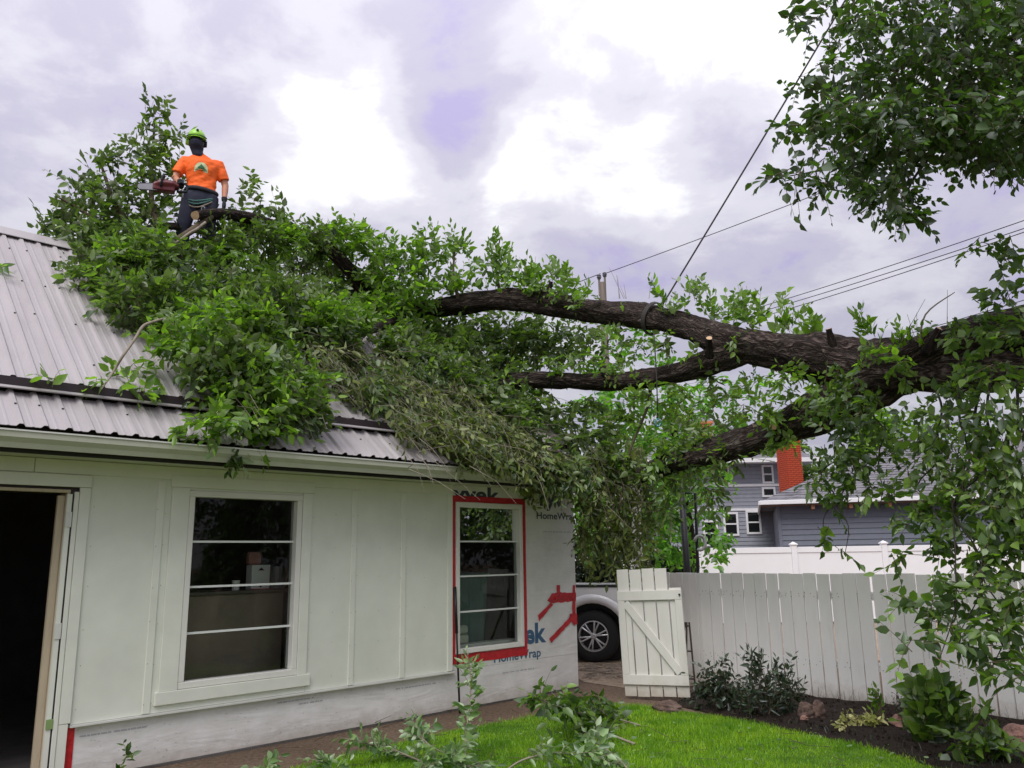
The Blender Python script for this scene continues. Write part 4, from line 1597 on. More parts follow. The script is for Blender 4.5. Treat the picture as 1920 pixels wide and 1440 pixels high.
MAT["panel_board"] = surf("brown_board", (0.27, 0.215, 0.16), .8, .2, 3, .1, 30)
xa, za = inside(340, 1112, .55)
xb, zb = inside(532, 1108, .55)
cab = thing("work_cabinet", "brown board cabinet behind the window with the wide trim", "cabinet", gl(xa - .5, .55, .03), WALL_A)
m = MB()
m.span(0, xb - xa + .5, 0, .5, 0, za - .06)
m.build("carcass", MAT["panel_board"], cab, bevel=.004)
m = MB()
m.span(-.02, xb - xa + .53, -.03, .53, za - .059, za - .03)
m.build("top", surf("dark_bench_top", (.12, .10, .08), .6, .2), cab, bevel=.003)
bx_, bz_ = inside(484, 1075, .72)
bt = thing("paint_box", "white square box with dark triangle marks on the bench", "box", gl(bx_, .72, za), WALL_A)
m = MB()
m.span(-.10, .10, -.06, .06, -.028, .24)
m.build("carton", surf("box_white", (.8, .79, .74), .6, .05), bt, bevel=.004)
m = MB()
m.add([(-.035, -.0625, .185), (.035, -.0625, .185), (0, -.0625, .215)], [(0, 1, 2)])
m.add([(-.04, -.0625, .05), (.04, -.0625, .05), (0, -.0625, .015)], [(0, 1, 2)])
m.build("triangle_mark", MAT["dark_paint"], bt)
m = MB()
m.span(-.101, .101, -.0615, -.0605, -.02, .008)
m.build("red_band", MAT["tape"], bt)
m = MB()
m.span(-.11, .02, -.03, .07, .241, .37)
tag(place("folded_rag", m.build("folded_rag", surf("pink_cloth", (.42, .20, .17), .9, .2, 8, .5, 12), None, bevel=.02).data), "pinkish folded cloth resting on the white box", "cloth").matrix_world = Matrix.Translation(gl(bx_, .72, za)) @ Matrix.Rotation(WALL_A, 4, "Z")
for ob in [o_ for o_ in bpy.data.objects if o_.name.startswith("folded_rag") and "label" not in o_.keys()]:
    bpy.data.objects.remove(ob)
cx_, cz_ = inside(446, 1085, .62)
m = MB()
lathe_p = [(0, .035), (.11, .037), (.112, .04), (.125, .04)]
m.tube([gl(cx_, .66, za - .03 + h_) for h_, r__ in lathe_p], [r__ for h_, r__ in lathe_p], 14)
tag(m.build("white_jar", surf("jar_white", (.7, .7, .64), .4, .05), smooth=False), "small white jar left of the white box on the bench", "jar")
gx_, gz_ = inside(520, 1075, .8)
m = MB()
m.tube([gl(gx_, .8, za - .03), gl(gx_, .8, za + .22)], [.07, .065], 12)
m.tube([gl(gx_ + .04, .75, za - .02), gl(gx_ + .09, .74, za + .14), gl(gx_ + .13, .74, za + .17)], .010, 6)
tag(m.build("grey_canister", surf("grey_can", (.25, .25, .26), .5, .1)), "grey canister with a pale tube right of the white box", "canister")

# behind the second window: storage bin, pale sacks, dark frame
MAT["green_bin"] = surf("dark_green_plastic", (.07, .14, .115), .5, .2, 4)
xa, za = inside(850, 1140, .5)
sb = thing("storage_bin", "dark green plastic bin behind the red-taped window", "bin", gl(-1.72, .62, .03), WALL_A)
m = MB()
m.add([(-.42, -.24, 0), (.42, -.24, 0), (.42, .24, 0), (-.42, .24, 0), (-.48, -.3, 1.38), (.48, -.3, 1.38), (.48, .3, 1.38), (-.48, .3, 1.38)], [(0, 3, 2, 1), (4, 5, 6, 7), (0, 1, 5, 4), (1, 2, 6, 5), (2, 3, 7, 6), (3, 0, 4, 7)])
m.build("tub", MAT["green_bin"], sb, bevel=.02)
m = MB()
m.span(-.50, .50, -.32, .32, 1.381, 1.42)
m.build("lid", MAT["green_bin"], sb, bevel=.01)
m = MB()
for k_, (dx, dz, w_, h_) in enumerate(((0, 0, .17, .05), (.01, .105, .15, .045))):
    m = MB()
    m.box((0, 0, 0), (w_, .05, h_))
    o = m.build("folded_sack", surf("pale_sack" + str(k_), (.5, .52, .42), .8, .15, 6, .3, 20), None, bevel=.02)
    o.matrix_world = Matrix.Translation(gl(-1.86 + dx, .215, .72 + dz)) @ Matrix.Rotation(WALL_A, 4, "Z")
    tag(o, ("lower" if k_ == 0 else "upper") + " pale folded sack on the sill shelf of the red-taped window", "sack")
m = MB()
m.span(W2[0] - .1, W2[1] + .1, .145, .30, W2[2] - .06, W2[2] + .02)
o = m.build("sill_shelf", MAT["trim"], ga, bevel=.004)

# ------------------------------------------------------------------ foliage machinery
LT = np.array([[0, 0, 0], [.46, 0, -.055], [.26, .235, .02], [.26, -.235, .02], [.60, .215, .015], [.60, -.215, .015], [1.0, 0, -.10]])
LF = np.array([[0, 1, 2], [1, 4, 2], [1, 6, 4], [0, 3, 1], [1, 3, 5], [1, 5, 6]])


def nrm(a):
    return a / (np.linalg.norm(a, axis=-1, keepdims=True) + 1e-9)


class Leaves:
    """collects leaf frames (base, along, normal, length, width factor) and twig segments"""

    def __init__(s):
        s.p, s.x, s.z, s.l, s.w = [], [], [], [], []
        s.tp, s.tq, s.tr = [], [], []

    def add(s, p, x, z, l, w):
        s.p.append(p)
        s.x.append(x)
        s.z.append(z)
        s.l.append(l)
        s.w.append(w)

    def cat(s):
        s.P, s.X, s.Z, s.Ln, s.W = (np.concatenate(q) if q else np.zeros((0, 3)) for q in (s.p, s.x, s.z, s.l, s.w))
        s.X = nrm(s.X)
        s.Z = nrm(s.Z - s.X * np.sum(s.X * s.Z, 1, keepdims=True))
        s.Y = np.cross(s.Z, s.X)

    def mesh(s, name, mat, keep=None):
        k = np.ones(len(s.P), bool) if keep is None else keep
        P, X, Y, Z, l, w = s.P[k], s.X[k], s.Y[k], s.Z[k], s.Ln[k], s.W[k]
        n = len(P)
        T = LT[None]
        cur = np.clip(rng.normal(1.4, 1.3, n), -1.5, 5)[:, None, None]
        V = P[:, None] + (X[:, None] * T[..., :1] + Y[:, None] * T[..., 1:2] * w[:, None, None] + Z[:, None] * T[..., 2:3] * cur) * l[:, None, None]
        F = (np.arange(n) * len(LT))[:, None, None] + LF[None]
        return mesh_np(name, V.reshape(-1, 3), F.reshape(-1, 3), mat)

    def twigs(s, name, mat):
        if not s.tp:
            return None
        A, B, r = np.concatenate(s.tp), np.concatenate(s.tq), np.concatenate(s.tr)
        d = nrm(B - A)
        ref = np.where(np.abs(d[:, 2:3]) < .9, np.array([[0, 0, 1.0]]), np.array([[1.0, 0, 0]]))
        u = nrm(np.cross(d, ref))
        v = np.cross(d, u)
        n = len(A)
        ring = []
        for k_ in range(3):
            a_ = 2 * np.pi * k_ / 3
            ring.append((u * np.cos(a_) + v * np.sin(a_)) * r[:, None])
        V = np.stack([A + q for q in ring] + [B + q * .5 for q in ring], 1).reshape(-1, 3)
        o = (np.arange(n) * 6)[:, None]
        F = np.concatenate([o + np.array([[0, 1, 4]]), o + np.array([[0, 4, 3]]), o + np.array([[1, 2, 5]]), o + np.array([[1, 5, 4]]), o + np.array([[2, 0, 3]]), o + np.array([[2, 3, 5]])])
        return mesh_np(name, V, F, mat)


def sprays(S, P, D, U, length, nleaf, leaf, droop=0.25, wid=1.0, twig_r=.004):
    """flat alternate-leaved shoots: P start, D direction, U face normal"""
    n = len(P)
    if n == 0:
        return
    D = nrm(D)
    U = nrm(U - D * np.sum(D * U, 1, keepdims=True))
    Sd = np.cross(U, D)
    Ls = length * rng.uniform(.6, 1.3, n)
    bend = rng.normal(0, .25, (n, 3)) + np.array([0, 0, -droop])
    prev = P
    nseg = 3
    for q in range(1, nseg + 1):
        t = q / nseg
        nx = P + D * (Ls * t)[:, None] + bend * (Ls * t * t * .5)[:, None]
        S.tp.append(prev)
        S.tq.append(nx)
        S.tr.append(np.full(n, twig_r * (1 - .25 * (q - 1))))
        prev = nx
    for i in range(nleaf):
        t = (i + .6) / nleaf
        base = P + D * (Ls * t)[:, None] + bend * (Ls * t * t * .5)[:, None]
        side = 1 if i % 2 else -1
        ang = np.radians(rng.uniform(28, 72, n)) * (1 - .55 * (i == nleaf - 1)) * side
        tang = nrm(D + bend * (t))
        X = tang * np.cos(ang)[:, None] + Sd * np.sin(ang)[:, None] + rng.normal(0, .22, (n, 3)) + np.array([0, 0, -droop * .5])
        Z = U + rng.normal(0, .38, (n, 3))
        keep = rng.random(n) > .12
        sz = leaf * rng.uniform(.42, 1.28, n) * (0.8 + .3 * math.sin(math.pi * min(1, t + .15)))
        w_ = wid * rng.uniform(.6, 1.3, n)
        S.add(base[keep], X[keep], Z[keep], sz[keep], w_[keep])


def unit(n):
    return nrm(rng.normal(0, 1, (n, 3)))


def clump(S, c, rad, n, leaf=.10, nleaf=8, mode="out", length=.30, droop=.25, shell=.35, bias=(0, 0, 0), wid=1.0):
    c = np.array(c, float)
    rad = np.array(rad if hasattr(rad, "__len__") else (rad,) * 3, float)
    u = unit(n)
    r = rng.uniform(shell, 1.0, n) ** .7
    P = c + u * rad * r[:, None]
    if mode == "out":
        D = u * .8 + rng.normal(0, .55, (n, 3)) + np.array(bias)
        U = np.array([0, 0, 1.0]) + rng.normal(0, .55, (n, 3)) + u * .5
    elif mode == "down":
        D = np.array([0, 0, -1.0]) + rng.normal(0, .35, (n, 3)) + u * .25 + np.array(bias)
        U = u + rng.normal(0, .6, (n, 3)) + np.array([0, -.5, 0])
    elif mode == "up":
        D = np.array([0, 0, 1.0]) + rng.normal(0, .3, (n, 3)) + u * .3 + np.array(bias)
        U = rng.normal(0, 1, (n, 3)) + np.array([0, -.8, .2])
    elif mode == "slope":                    # combed down the roof slope
        dn = np.array(GB) * -math.cos(SLOPE) + np.array([0, 0, -math.sin(SLOPE)])
        D = dn + rng.normal(0, .38, (n, 3)) + np.array(GD) * .35
        U = np.array(ROOF_N) + rng.normal(0, .45, (n, 3))
    sprays(S, P - nrm(D) * length * .35, D, U, length, nleaf, leaf, droop, wid)


def bark_tube(name, path, parent, mat, n=26, rough=.05, seed=1, per=10, cap_mat=None, flare=None):
    """tapered limb with ridged bark, uv along and around it in metres"""
    pts, rad = smooth_path(path, per)
    r_ = np.random.default_rng(seed)
    ph = r_.uniform(0, 6.28, 12)
    P = np.array([list(p) for p in pts])
    T = nrm(np.gradient(P, axis=0))
    x = nrm(np.cross(T[0], np.array([0, 0, 1.0]) if abs(T[0][2]) < .9 else np.array([1.0, 0, 0])))
    s_len = np.concatenate([[0], np.cumsum(np.linalg.norm(np.diff(P, axis=0), axis=1))])
    V, UV = [], []
    a = 2 * np.pi * np.arange(n + 1) / n
    for i in range(len(P)):
        x = nrm(x - T[i] * np.dot(x, T[i]))
        y = np.cross(T[i], x)
        sl = s_len[i]
        twist = .25 * math.sin(sl * 1.1 + ph[0])
        rr = rad[i] * (1 + rough * (.9 * np.sin(2 * a + ph[1] + sl * 1.3) + .8 * np.sin(3 * a + ph[2] - sl * 2.1) + .5 * np.sin(7 * (a + twist) + ph[3] + .9 * np.sin(sl * 5 + ph[4])) + .45 * np.sin(11 * (a + twist) + ph[5] + 1.2 * np.sin(sl * 7 + ph[6]))))
        rr = rr + rad[i] * rough * .35 * r_.normal(0, 1, n + 1)
        rr = rr * (1 + .05 * math.sin(sl * 4.3 + ph[7]) + .035 * math.sin(sl * 9.1 + ph[8]) + .03 * math.sin(sl * 17 + ph[9]) * np.cos(a - ph[10]))
        rr[-1] = rr[0]
        V.append(P[i] + np.outer(np.cos(a) * rr, x) + np.outer(np.sin(a) * rr, y))
        UV.append(np.stack([np.full(n + 1, sl), a / (2 * np.pi) * (2 * np.pi * .22)], 1))
    V = np.concatenate(V)
    UV = np.concatenate(UV)
    m_ = n + 1
    F = []
    for i in range(len(P) - 1):
        for k_ in range(n):
            F.append((i * m_ + k_, i * m_ + k_ + 1, (i + 1) * m_ + k_ + 1, (i + 1) * m_ + k_))
    me = bpy.data.meshes.new(name)
    ends = [tuple(range(n - 1, -1, -1)), tuple((len(P) - 1) * m_ + k_ for k_ in range(n))]
    me.from_pydata([tuple(v) for v in V], [], F + ends)
    uvl = me.uv_layers.new(name="UVMap")
    vi = np.empty(len(me.loops), np.int32)
    me.loops.foreach_get("vertex_index", vi)
    uvl.data.foreach_set("uv", UV[vi].astype(np.float32).ravel())
    me.materials.append(mat)
    if cap_mat is not None:
        me.materials.append(cap_mat)
        for p_ in list(me.polygons)[-2:]:
            p_.material_index = 1
    sm = np.ones(len(me.polygons), bool)
    sm[-2:] = False
    me.polygons.foreach_set("use_smooth", sm)
    me.update()
    return place(name, me, parent)


def split_big(S, n_big, mat, parent, frame=(-80, 2000, -80, 1520)):
    """the n_big leaves that show largest become objects of their own; returns a mask of the rest"""
    S.cat()
    d = S.P - np.array([0, 0, CAMH])
    xr, yu, zb = np.array(_r), np.array(_u), np.array(_b)
    zc = -(d @ zb)
    px = 960 + FPX * (d @ xr) / np.maximum(zc, .1)
    py = 720 - FPX * (d @ yu) / np.maximum(zc, .1)
    ok = (zc > .3) & (px > 0) & (px < 1920) & (py > 0) & (py < 1440)
    size = np.where(ok, S.Ln / np.maximum(zc, .1), 0)
    idx = np.argsort(-size)[:n_big]
    keep = np.ones(len(S.P), bool)
    keep[idx] = False
    tmpl = []
    for q in range(4):
        V = LT.copy()
        V[:, 2] *= (.6, 1.2, 1.8, 2.4)[q]
        tmpl.append(mesh_np("leaf", V, LF, mat))
    for j, i in enumerate(idx):
        o = place("leaf", tmpl[j % 4], parent)
        X, Y, Z = S.X[i] * S.Ln[i], S.Y[i] * S.Ln[i] * S.W[i], S.Z[i] * S.Ln[i]
        pw = Vector(S.P[i]) - (parent.location if parent else Vector())
        o.matrix_local = Matrix(((X[0], Y[0], Z[0], pw.x), (X[1], Y[1], Z[1], pw.y), (X[2], Y[2], Z[2], pw.z), (0, 0, 0, 1)))
    return keep


def finish(S, name, mat, parent, keep=None, twig=None, loc=None):
    if keep is None:
        S.cat()
    o = place(name, S.mesh(name, mat, keep), parent)
    o["kind"] = "stuff"
    if loc is not None:
        o.data.transform(Matrix.Translation(-Vector(loc)))
    tw = S.twigs("twigs", MAT[twig or "twig"])
    if tw is not None:
        t = place("twigs", tw, parent)
        t["kind"] = "stuff"
        if loc is not None:
            tw.transform(Matrix.Translation(-Vector(loc)))
    return o


# ------------------------------------------------------------------ the fallen elm
elm = thing("fallen_elm_tree", "big fallen elm with dark forked limbs sprawled over the garage roof", "fallen tree")
FORK = at(1640, 690, 7.75)
main_path = [(at(2280, 640, 6.2), 0.31), (at(2080, 660, 6.6), 0.285), (at(1900, 672, 7.0), 0.262), (at(1760, 682, 7.4), 0.25), (at(1640, 690, 7.75), 0.262), (at(1540, 672, 8.15), 0.230),
             (at(1440, 655, 8.7), 0.194), (at(1360, 640, 9.25), 0.189), (at(1290, 613, 9.7), 0.167), (at(1200, 592, 10.2), 0.158), (at(1110, 583, 10.65), 0.149), (at(1030, 568, 11.0), 0.153), (at(950, 562, 11.3), 0.149),
             (at(870, 570, 11.6), 0.144), (at(790, 580, 11.9), 0.135), (at(715, 572, 12.0), 0.126), (at(660, 535, 11.7), 0.108)]
bark_tube("limb", main_path, elm, MAT["bark"], 36, .085, 3, 9)
mid_path = [(at(1400, 655, 8.95), 0.135), (at(1330, 680, 9.4), 0.149), (at(1270, 700, 9.8), 0.122), (at(1200, 712, 10.2), 0.117), (at(1130, 716, 10.55), 0.126), (at(1060, 713, 10.8), 0.113), (at(985, 712, 11.1), 0.108), (at(900, 722, 11.35), 0.099), (at(820, 735, 11.2), 0.081)]
bark_tube("limb", mid_path, elm, MAT["bark"], 32, .085, 5, 9)
low_path = [(at(1700, 690, 7.6), 0.198), (at(1610, 735, 7.85), 0.211), (at(1530, 775, 8.2), 0.211), (at(1450, 812, 8.6), 0.180), (at(1370, 838, 9.0), 0.158), (at(1290, 858, 9.5), 0.140), (at(1225, 880, 9.95), 0.11), (at(1200, 893, 10.1), 0.085)]
bark_tube("limb", low_path, elm, MAT["bark"], 32, .085, 7, 9)
up_path = [(at(1690, 690, 7.6), 0.180), (at(1760, 655, 7.3), 0.189), (at(1860, 625, 6.9), 0.180), (at(1990, 590, 6.5), 0.171), (at(2200, 520, 6.2), 0.144)]
bark_tube("limb", up_path, elm, MAT["bark"], 32, .085, 9, 9)
# broken stubs with pale torn ends
for i, (A, d_, r_) in enumerate(((at(1330, 652, 9.0), Vector((-.1, -.5, .5)), .035), (at(1560, 640, 7.85), Vector((-.2, -.2, .7)), .03), (at(1135, 700, 10.35), Vector((.1, -.5, -.4)), .03), (at(1450, 800, 8.35), Vector((-.2, -.6, -.1)), .035), (at(1030, 545, 10.85), Vector((.15, -.2, .6)), .028), (at(1750, 640, 7.15), Vector((.2, -.4, .5)), .04))):
    d_ = d_.normalized()
    bark_tube("branch_stub", [(A - d_ * .12, r_ * 1.7), (A, r_ * 1.25), (A + d_ * .07, r_), (A + d_ * .13, r_ * .92)], elm, MAT["bark"], 12, .09, 70 + i, 4, MAT["cut_wood"])
# branch that runs over the ridge to the climber and ends in a fresh cut
br_a = [(at(700, 560, 11.9), .11), (over_ridge(620, 470, 2.5), .10), (over_ridge(545, 438, 2.5), .085), (over_ridge(480, 412, 2.4), .078), (over_ridge(430, 402, 2.3), .075), (over_ridge(388, 402, 2.2), .062), (over_ridge(366, 404, 2.1), .056)]
bark_tube("branch", br_a, elm, MAT["bark"], 18, .06, 11, 7, MAT["cut_wood"])
br_list = [
    ([(over_ridge(395, 405, 2.2), .05), (over_ridge(360, 432, 2.15), .045), (over_ridge(310, 462, 2.1), .03)], "twig"),
    ([(over_ridge(335, 425, 2.35), .045), (over_ridge(290, 425, 2.5), .045), (over_ridge(245, 445, 2.6), .035), (over_ridge(180, 455, 2.6), .02)], "bark"),
    ([(over_ridge(385, 417, 1.9), .017), (over_ridge(368, 430, 1.87), .018), (over_ridge(355, 437, 1.85), .016), (over_ridge(330, 455, 1.8), .012)], "pale_twig"),
    ([(at(715, 575, 11.9), .10), (on_roof(610, 545, .16), .08), (on_roof(480, 555, .12), .06), (on_roof(350, 550, .1), .04), (on_roof(250, 530, .1), .025)], "bark"),
    ([(at(760, 590, 11.8), .09), (on_roof(690, 620, .16), .06), (on_roof(580, 655, .1), .04), (on_roof(480, 715, .08), .025)], "bark"),
    ([(at(820, 735, 11.2), .08), (on_roof(790, 735, .12), .05), (on_roof(745, 760, .08), .03), (on_roof(690, 775, .06), .015)], "bark"),
    ([(over_ridge(300, 440, 2.6), .05), (over_ridge(285, 380, 2.8), .035), (over_ridge(285, 310, 2.9), .022), (over_ridge(290, 230, 2.9), .01)], "twig"),
    ([(over_ridge(250, 440, 2.6), .04), (over_ridge(215, 380, 2.8), .03), (over_ridge(190, 310, 2.9), .015)], "twig"),
    ([(over_ridge(230, 445, 2.6), .035), (over_ridge(160, 400, 2.7), .022), (over_ridge(110, 370, 2.7), .01)], "twig"),
    ([(on_roof(305, 598, .5), .010), (on_roof(285, 604, .48), .0125), (on_roof(268, 612, .45), .014), (on_roof(252, 637, .37), .0125), (on_roof(230, 668, .27), .0125), (on_roof(214, 695, .14), .010), (on_roof(190, 730, .06), .006)], "pale_twig"),
    ([(on_roof(310, 600, .40), .022), (on_roof(350, 628, .38), .014), (on_roof(420, 650, .3), .010), (on_roof(425, 740, .15), .006)], "pale_twig"),
    ([(at(1220, 700, 10.1), .03), (at(1215, 760, 10.2), .02), (at(1180, 850, 10.3), .015), (at(1160, 960, 10.3), .008)], "twig"),
    ([(at(940, 560, 11.3), .03), (at(930, 500, 11.3), .018), (at(938, 445, 11.3), .008)], "twig"),
    ([(at(860, 565, 11.5), .03), (at(850, 510, 11.4), .018), (at(855, 455, 11.4), .008)], "twig"),
    ([(at(1725, 650, 7.2), .012), (at(1735, 590, 7.2), .008), (at(1790, 548, 7.2), .004)], "pale_twig"),
]
for i, (pth, mm) in enumerate(br_list):
    if mm == "bark":
        bark_tube("branch", pth, elm, MAT["bark"], 12, .06, 40 + i, 6)
    else:
        p_, r_ = smooth_path(pth, 5)
        m = MB()
        m.tube(p_, r_, 7, .05, i)
        m.build("branch", MAT[mm], elm, smooth=True)

rj = random.Random(77)


def jit(v, a):
    return v + rj.uniform(-a, a)


# foliage heaped on the roof: mixed greens
SA, SBr, SP_, SN = Leaves(), Leaves(), Leaves(), Leaves()
# crown standing up behind the ridge, left of the climber
for (px, py, r_, n) in ((287, 225, .20, 9), (255, 268, .22, 10), (318, 258, .22, 12), (205, 300, .22, 11), (150, 352, .24, 12), (205, 350, .32, 21), (268, 335, .34, 26), (322, 318, .28, 18), (300, 215, .12, 4), (290, 285, .2, 9),
                        (112, 402, .22, 10), (170, 402, .38, 30), (240, 395, .42, 38), (305, 392, .38, 34), (80, 425, .14, 5), (120, 440, .3, 24), (190, 440, .4, 48), 
                        (470, 352, .10, 3), (487, 385, .17, 8), (522, 402, .17, 9), (452, 412, .25, 18), (440, 440, .2, 10), (545, 428, .22, 16), (600, 432, .16, 8), (690, 440, .13, 5), (470, 335, .06, 2)):
    clump(SA, over_ridge(px, py, 2.85 if px < 360 else 2.55), (r_, r_ * .8, r_), n, .115, 8, "out", .30, .1, .1, (0, 0, .35))
rows = ((455, range(165, 640, 52), .26), (498, range(185, 700, 52), .28), (545, range(225, 720, 54), .32), (592, range(272, 700, 54), .32), (635, range(335, 690, 54), .28), (676, range(415, 560, 50), .24), (715, range(430, 575, 48), .2), (752, range(435, 600, 46), .16), (784, range(425, 625, 42), .09))
for (py, xs, lift) in rows:
    for px in xs:
        c = on_roof(jit(px, 18), jit(py, 14), lift * rj.uniform(.45, 1.6))
        if 440 < py < 480 and 310 < px < 425:
            continue
        if py < 470:
            c = over_ridge(jit(px, 18), jit(py, 10), 2.4)
        r_ = rj.uniform(.26, .40) * (1 if py < 740 else .68)
        tgt = SBr if (rj.random() < .28 or (py > 560 and rj.random() < .3)) else SA
        clump(tgt, c, (r_, r_, r_ * .7), int(62 * (r_ / .35) ** 2), .108, 9, "out", .28, .3, .15, tuple(ROOF_N * .5))
# bright fresh foliage right of the mound and shoots above the limb
for (px, py, dp, r_, n, md) in ((640, 470, 11.5, .3, 36, "out"), (700, 475, 11.5, .34, 44, "out"), (755, 480, 11.5, .34, 44, "out"), (815, 480, 11.5, .34, 40, "up"), (865, 470, 11.4, .2, 14, "up"), (720, 530, 11.4, .36, 56, "out"), (780, 535, 11.4, .34, 46, "out"),
                                (840, 530, 11.4, .28, 26, "up"), (760, 580, 11.3, .34, 44, "out"), (700, 590, 11.2, .34, 44, "out"), (900, 515, 11.2, .22, 12, "up"), (940, 480, 11.2, .2, 12, "up"), (935, 520, 11.1, .25, 16, "up"), (985, 520, 11.0, .26, 18, "up"), (1035, 520, 11.0, .25, 16, "up"),
                                (1085, 545, 10.8, .2, 10, "up"), (930, 450, 11.2, .10, 4, "up"), (690, 640, 11.0, .32, 34, "out"), (740, 650, 11.0, .3, 34, "out"), (620, 640, 10.6, .28, 26, "out")):
    clump(SBr, at(px, py, dp), r_, n, .12, 8, md, .30, .05, .1)
# shaded leaves under and behind the limb
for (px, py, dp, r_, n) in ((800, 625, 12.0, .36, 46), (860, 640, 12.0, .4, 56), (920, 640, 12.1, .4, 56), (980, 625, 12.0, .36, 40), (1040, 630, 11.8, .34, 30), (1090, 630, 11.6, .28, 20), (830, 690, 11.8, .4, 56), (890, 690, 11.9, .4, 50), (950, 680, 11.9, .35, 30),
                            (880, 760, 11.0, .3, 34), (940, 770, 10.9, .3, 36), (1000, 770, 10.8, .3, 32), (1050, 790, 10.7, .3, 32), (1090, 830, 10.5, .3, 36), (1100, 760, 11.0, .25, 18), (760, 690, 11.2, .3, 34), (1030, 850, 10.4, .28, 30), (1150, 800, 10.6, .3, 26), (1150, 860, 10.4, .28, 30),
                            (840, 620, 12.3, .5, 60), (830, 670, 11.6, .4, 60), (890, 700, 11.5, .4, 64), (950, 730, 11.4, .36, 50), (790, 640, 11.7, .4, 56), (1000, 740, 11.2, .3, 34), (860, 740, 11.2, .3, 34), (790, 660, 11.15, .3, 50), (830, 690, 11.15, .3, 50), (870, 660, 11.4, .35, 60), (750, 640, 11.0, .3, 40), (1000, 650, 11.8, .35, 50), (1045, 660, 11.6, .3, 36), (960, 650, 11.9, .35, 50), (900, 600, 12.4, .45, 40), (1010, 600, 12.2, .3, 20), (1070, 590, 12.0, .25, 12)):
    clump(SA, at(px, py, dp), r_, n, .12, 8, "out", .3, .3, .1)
# shaded leaves filling the valley between the heap and the limb
for k in range(14):
    t = k / 13
    clump(SA, on_roof(jit(755 + 225 * t, 14), jit(632 + 150 * t, 14), .2), (.26, .26, .2), 34, .105, 8, "out", .28, .3, .1)
for (px, py) in ((728, 648), (752, 655), (775, 668), (800, 684), (825, 700), (848, 712), (815, 668), (790, 650)):
    clump(SA, on_roof(jit(px, 8), jit(py, 8), .16), (.24, .24, .18), 36, .10, 8, "out", .26, .3, .1)
# wilted pale shoots combed down the slope
for (x0, y0, x1, y1, n) in ((560, 665, 690, 690, 3), (650, 690, 820, 760, 5), (600, 720, 700, 760, 3), (690, 745, 880, 820, 6), (800, 760, 960, 830, 5), (760, 790, 900, 850, 5), (880, 810, 1020, 870, 5), (860, 840, 1010, 880, 5), (960, 850, 1080, 895, 5), (990, 880, 1080, 900, 4), (840, 745, 930, 790, 3), (640, 665, 760, 710, 4), (740, 700, 850, 750, 4)):
    for k in range(n):
        t = (k + .5) / n
        c = on_roof(jit(x0 + (x1 - x0) * t, 16), jit(y0 + (y1 - y0) * t - 14, 12), rj.uniform(.08, .2))
        clump(SA if rj.random() < .22 else SP_, c, (.26, .26, .15), 31, .105, 8, "slope", .34, .45, .1, wid=.8)
# pale leaves hanging past the eave and the corner
for (px, py, dp, rx, rz, n) in ((905, 868, 10.2, .14, .10, 10), (950, 880, 10.25, .16, .12, 14), (1000, 890, 10.3, .16, .14, 16), (1040, 900, 10.4, .16, .16, 20), (1090, 900, 10.4, .2, .2, 34), (1130, 900, 10.4, .2, .22, 36), (1170, 900, 10.4, .2, .22, 36), (1110, 950, 10.45, .2, .24, 36), (1160, 955, 10.4, .22, .26, 40), (1205, 930, 10.4, .16, .22, 24),
                                (1095, 1000, 10.6, .14, .22, 20), (1135, 1010, 10.5, .18, .26, 30), (1180, 1010, 10.4, .18, .24, 30), (1215, 990, 10.4, .14, .22, 18), (1150, 1055, 10.5, .1, .14, 9), (1200, 1050, 10.4, .12, .12, 9), (1110, 1060, 10.6, .08, .14, 6), (1000, 935, 10.15, .06, .1, 4), (1190, 860, 10.3, .2, .2, 30), (1120, 860, 10.4, .22, .2, 34), (1215, 1075, 10.35, .05, .08, 3)):
    clump(SP_, at(px, py, dp), (rx, rx, rz), int(n * .9), .11, 8, "down", .34, .25, .1, wid=.78)
# little sprigs on the bare sheets and over the gutter
for (px, py) in ((100, 712), (185, 715), (270, 735), (300, 728), (215, 700), (240, 722), (0, 500), (255, 690)):
    clump(SBr, on_roof(px, py, .06), .05, 3, .12, 5, "out", .16, .1, .1)
for (px, py) in ((330, 812), (355, 820), (445, 862), (440, 850)):
    clump(SBr if px < 400 else SA, gl(wall_xz(px, py, -.5)[0], -.52, wall_xz(px, py, -.5)[1]), .06, 5, .11, 5, "down" if px > 400 else "out", .18, .3, .1)
# leaves riding on top of the limbs
for (px, py, dp, r_, n) in ((1255, 575, 9.7, .14, 6), (1300, 560, 9.5, .16, 8), (1300, 540, 9.5, .1, 4), (1375, 590, 9.2, .18, 10), (1430, 580, 8.9, .2, 12), (1480, 600, 8.6, .2, 14), (1525, 625, 8.3, .16, 10), (1380, 565, 9.2, .1, 4), (1605, 600, 7.9, .06, 3), (1620, 625, 7.9, .09, 4), (1690, 640, 7.4, .1, 6), (1740, 640, 7.2, .1, 6), (1180, 600, 10.4, .18, 8),
                            (1420, 605, 9.0, .2, 12), (1340, 585, 9.4, .15, 7), (1240, 545, 9.7, .06, 3)):
    clump(SBr, at(px, py, dp), (r_ * 1.3, r_, r_), n, .105, 7, "up", .24, -.05, .1)
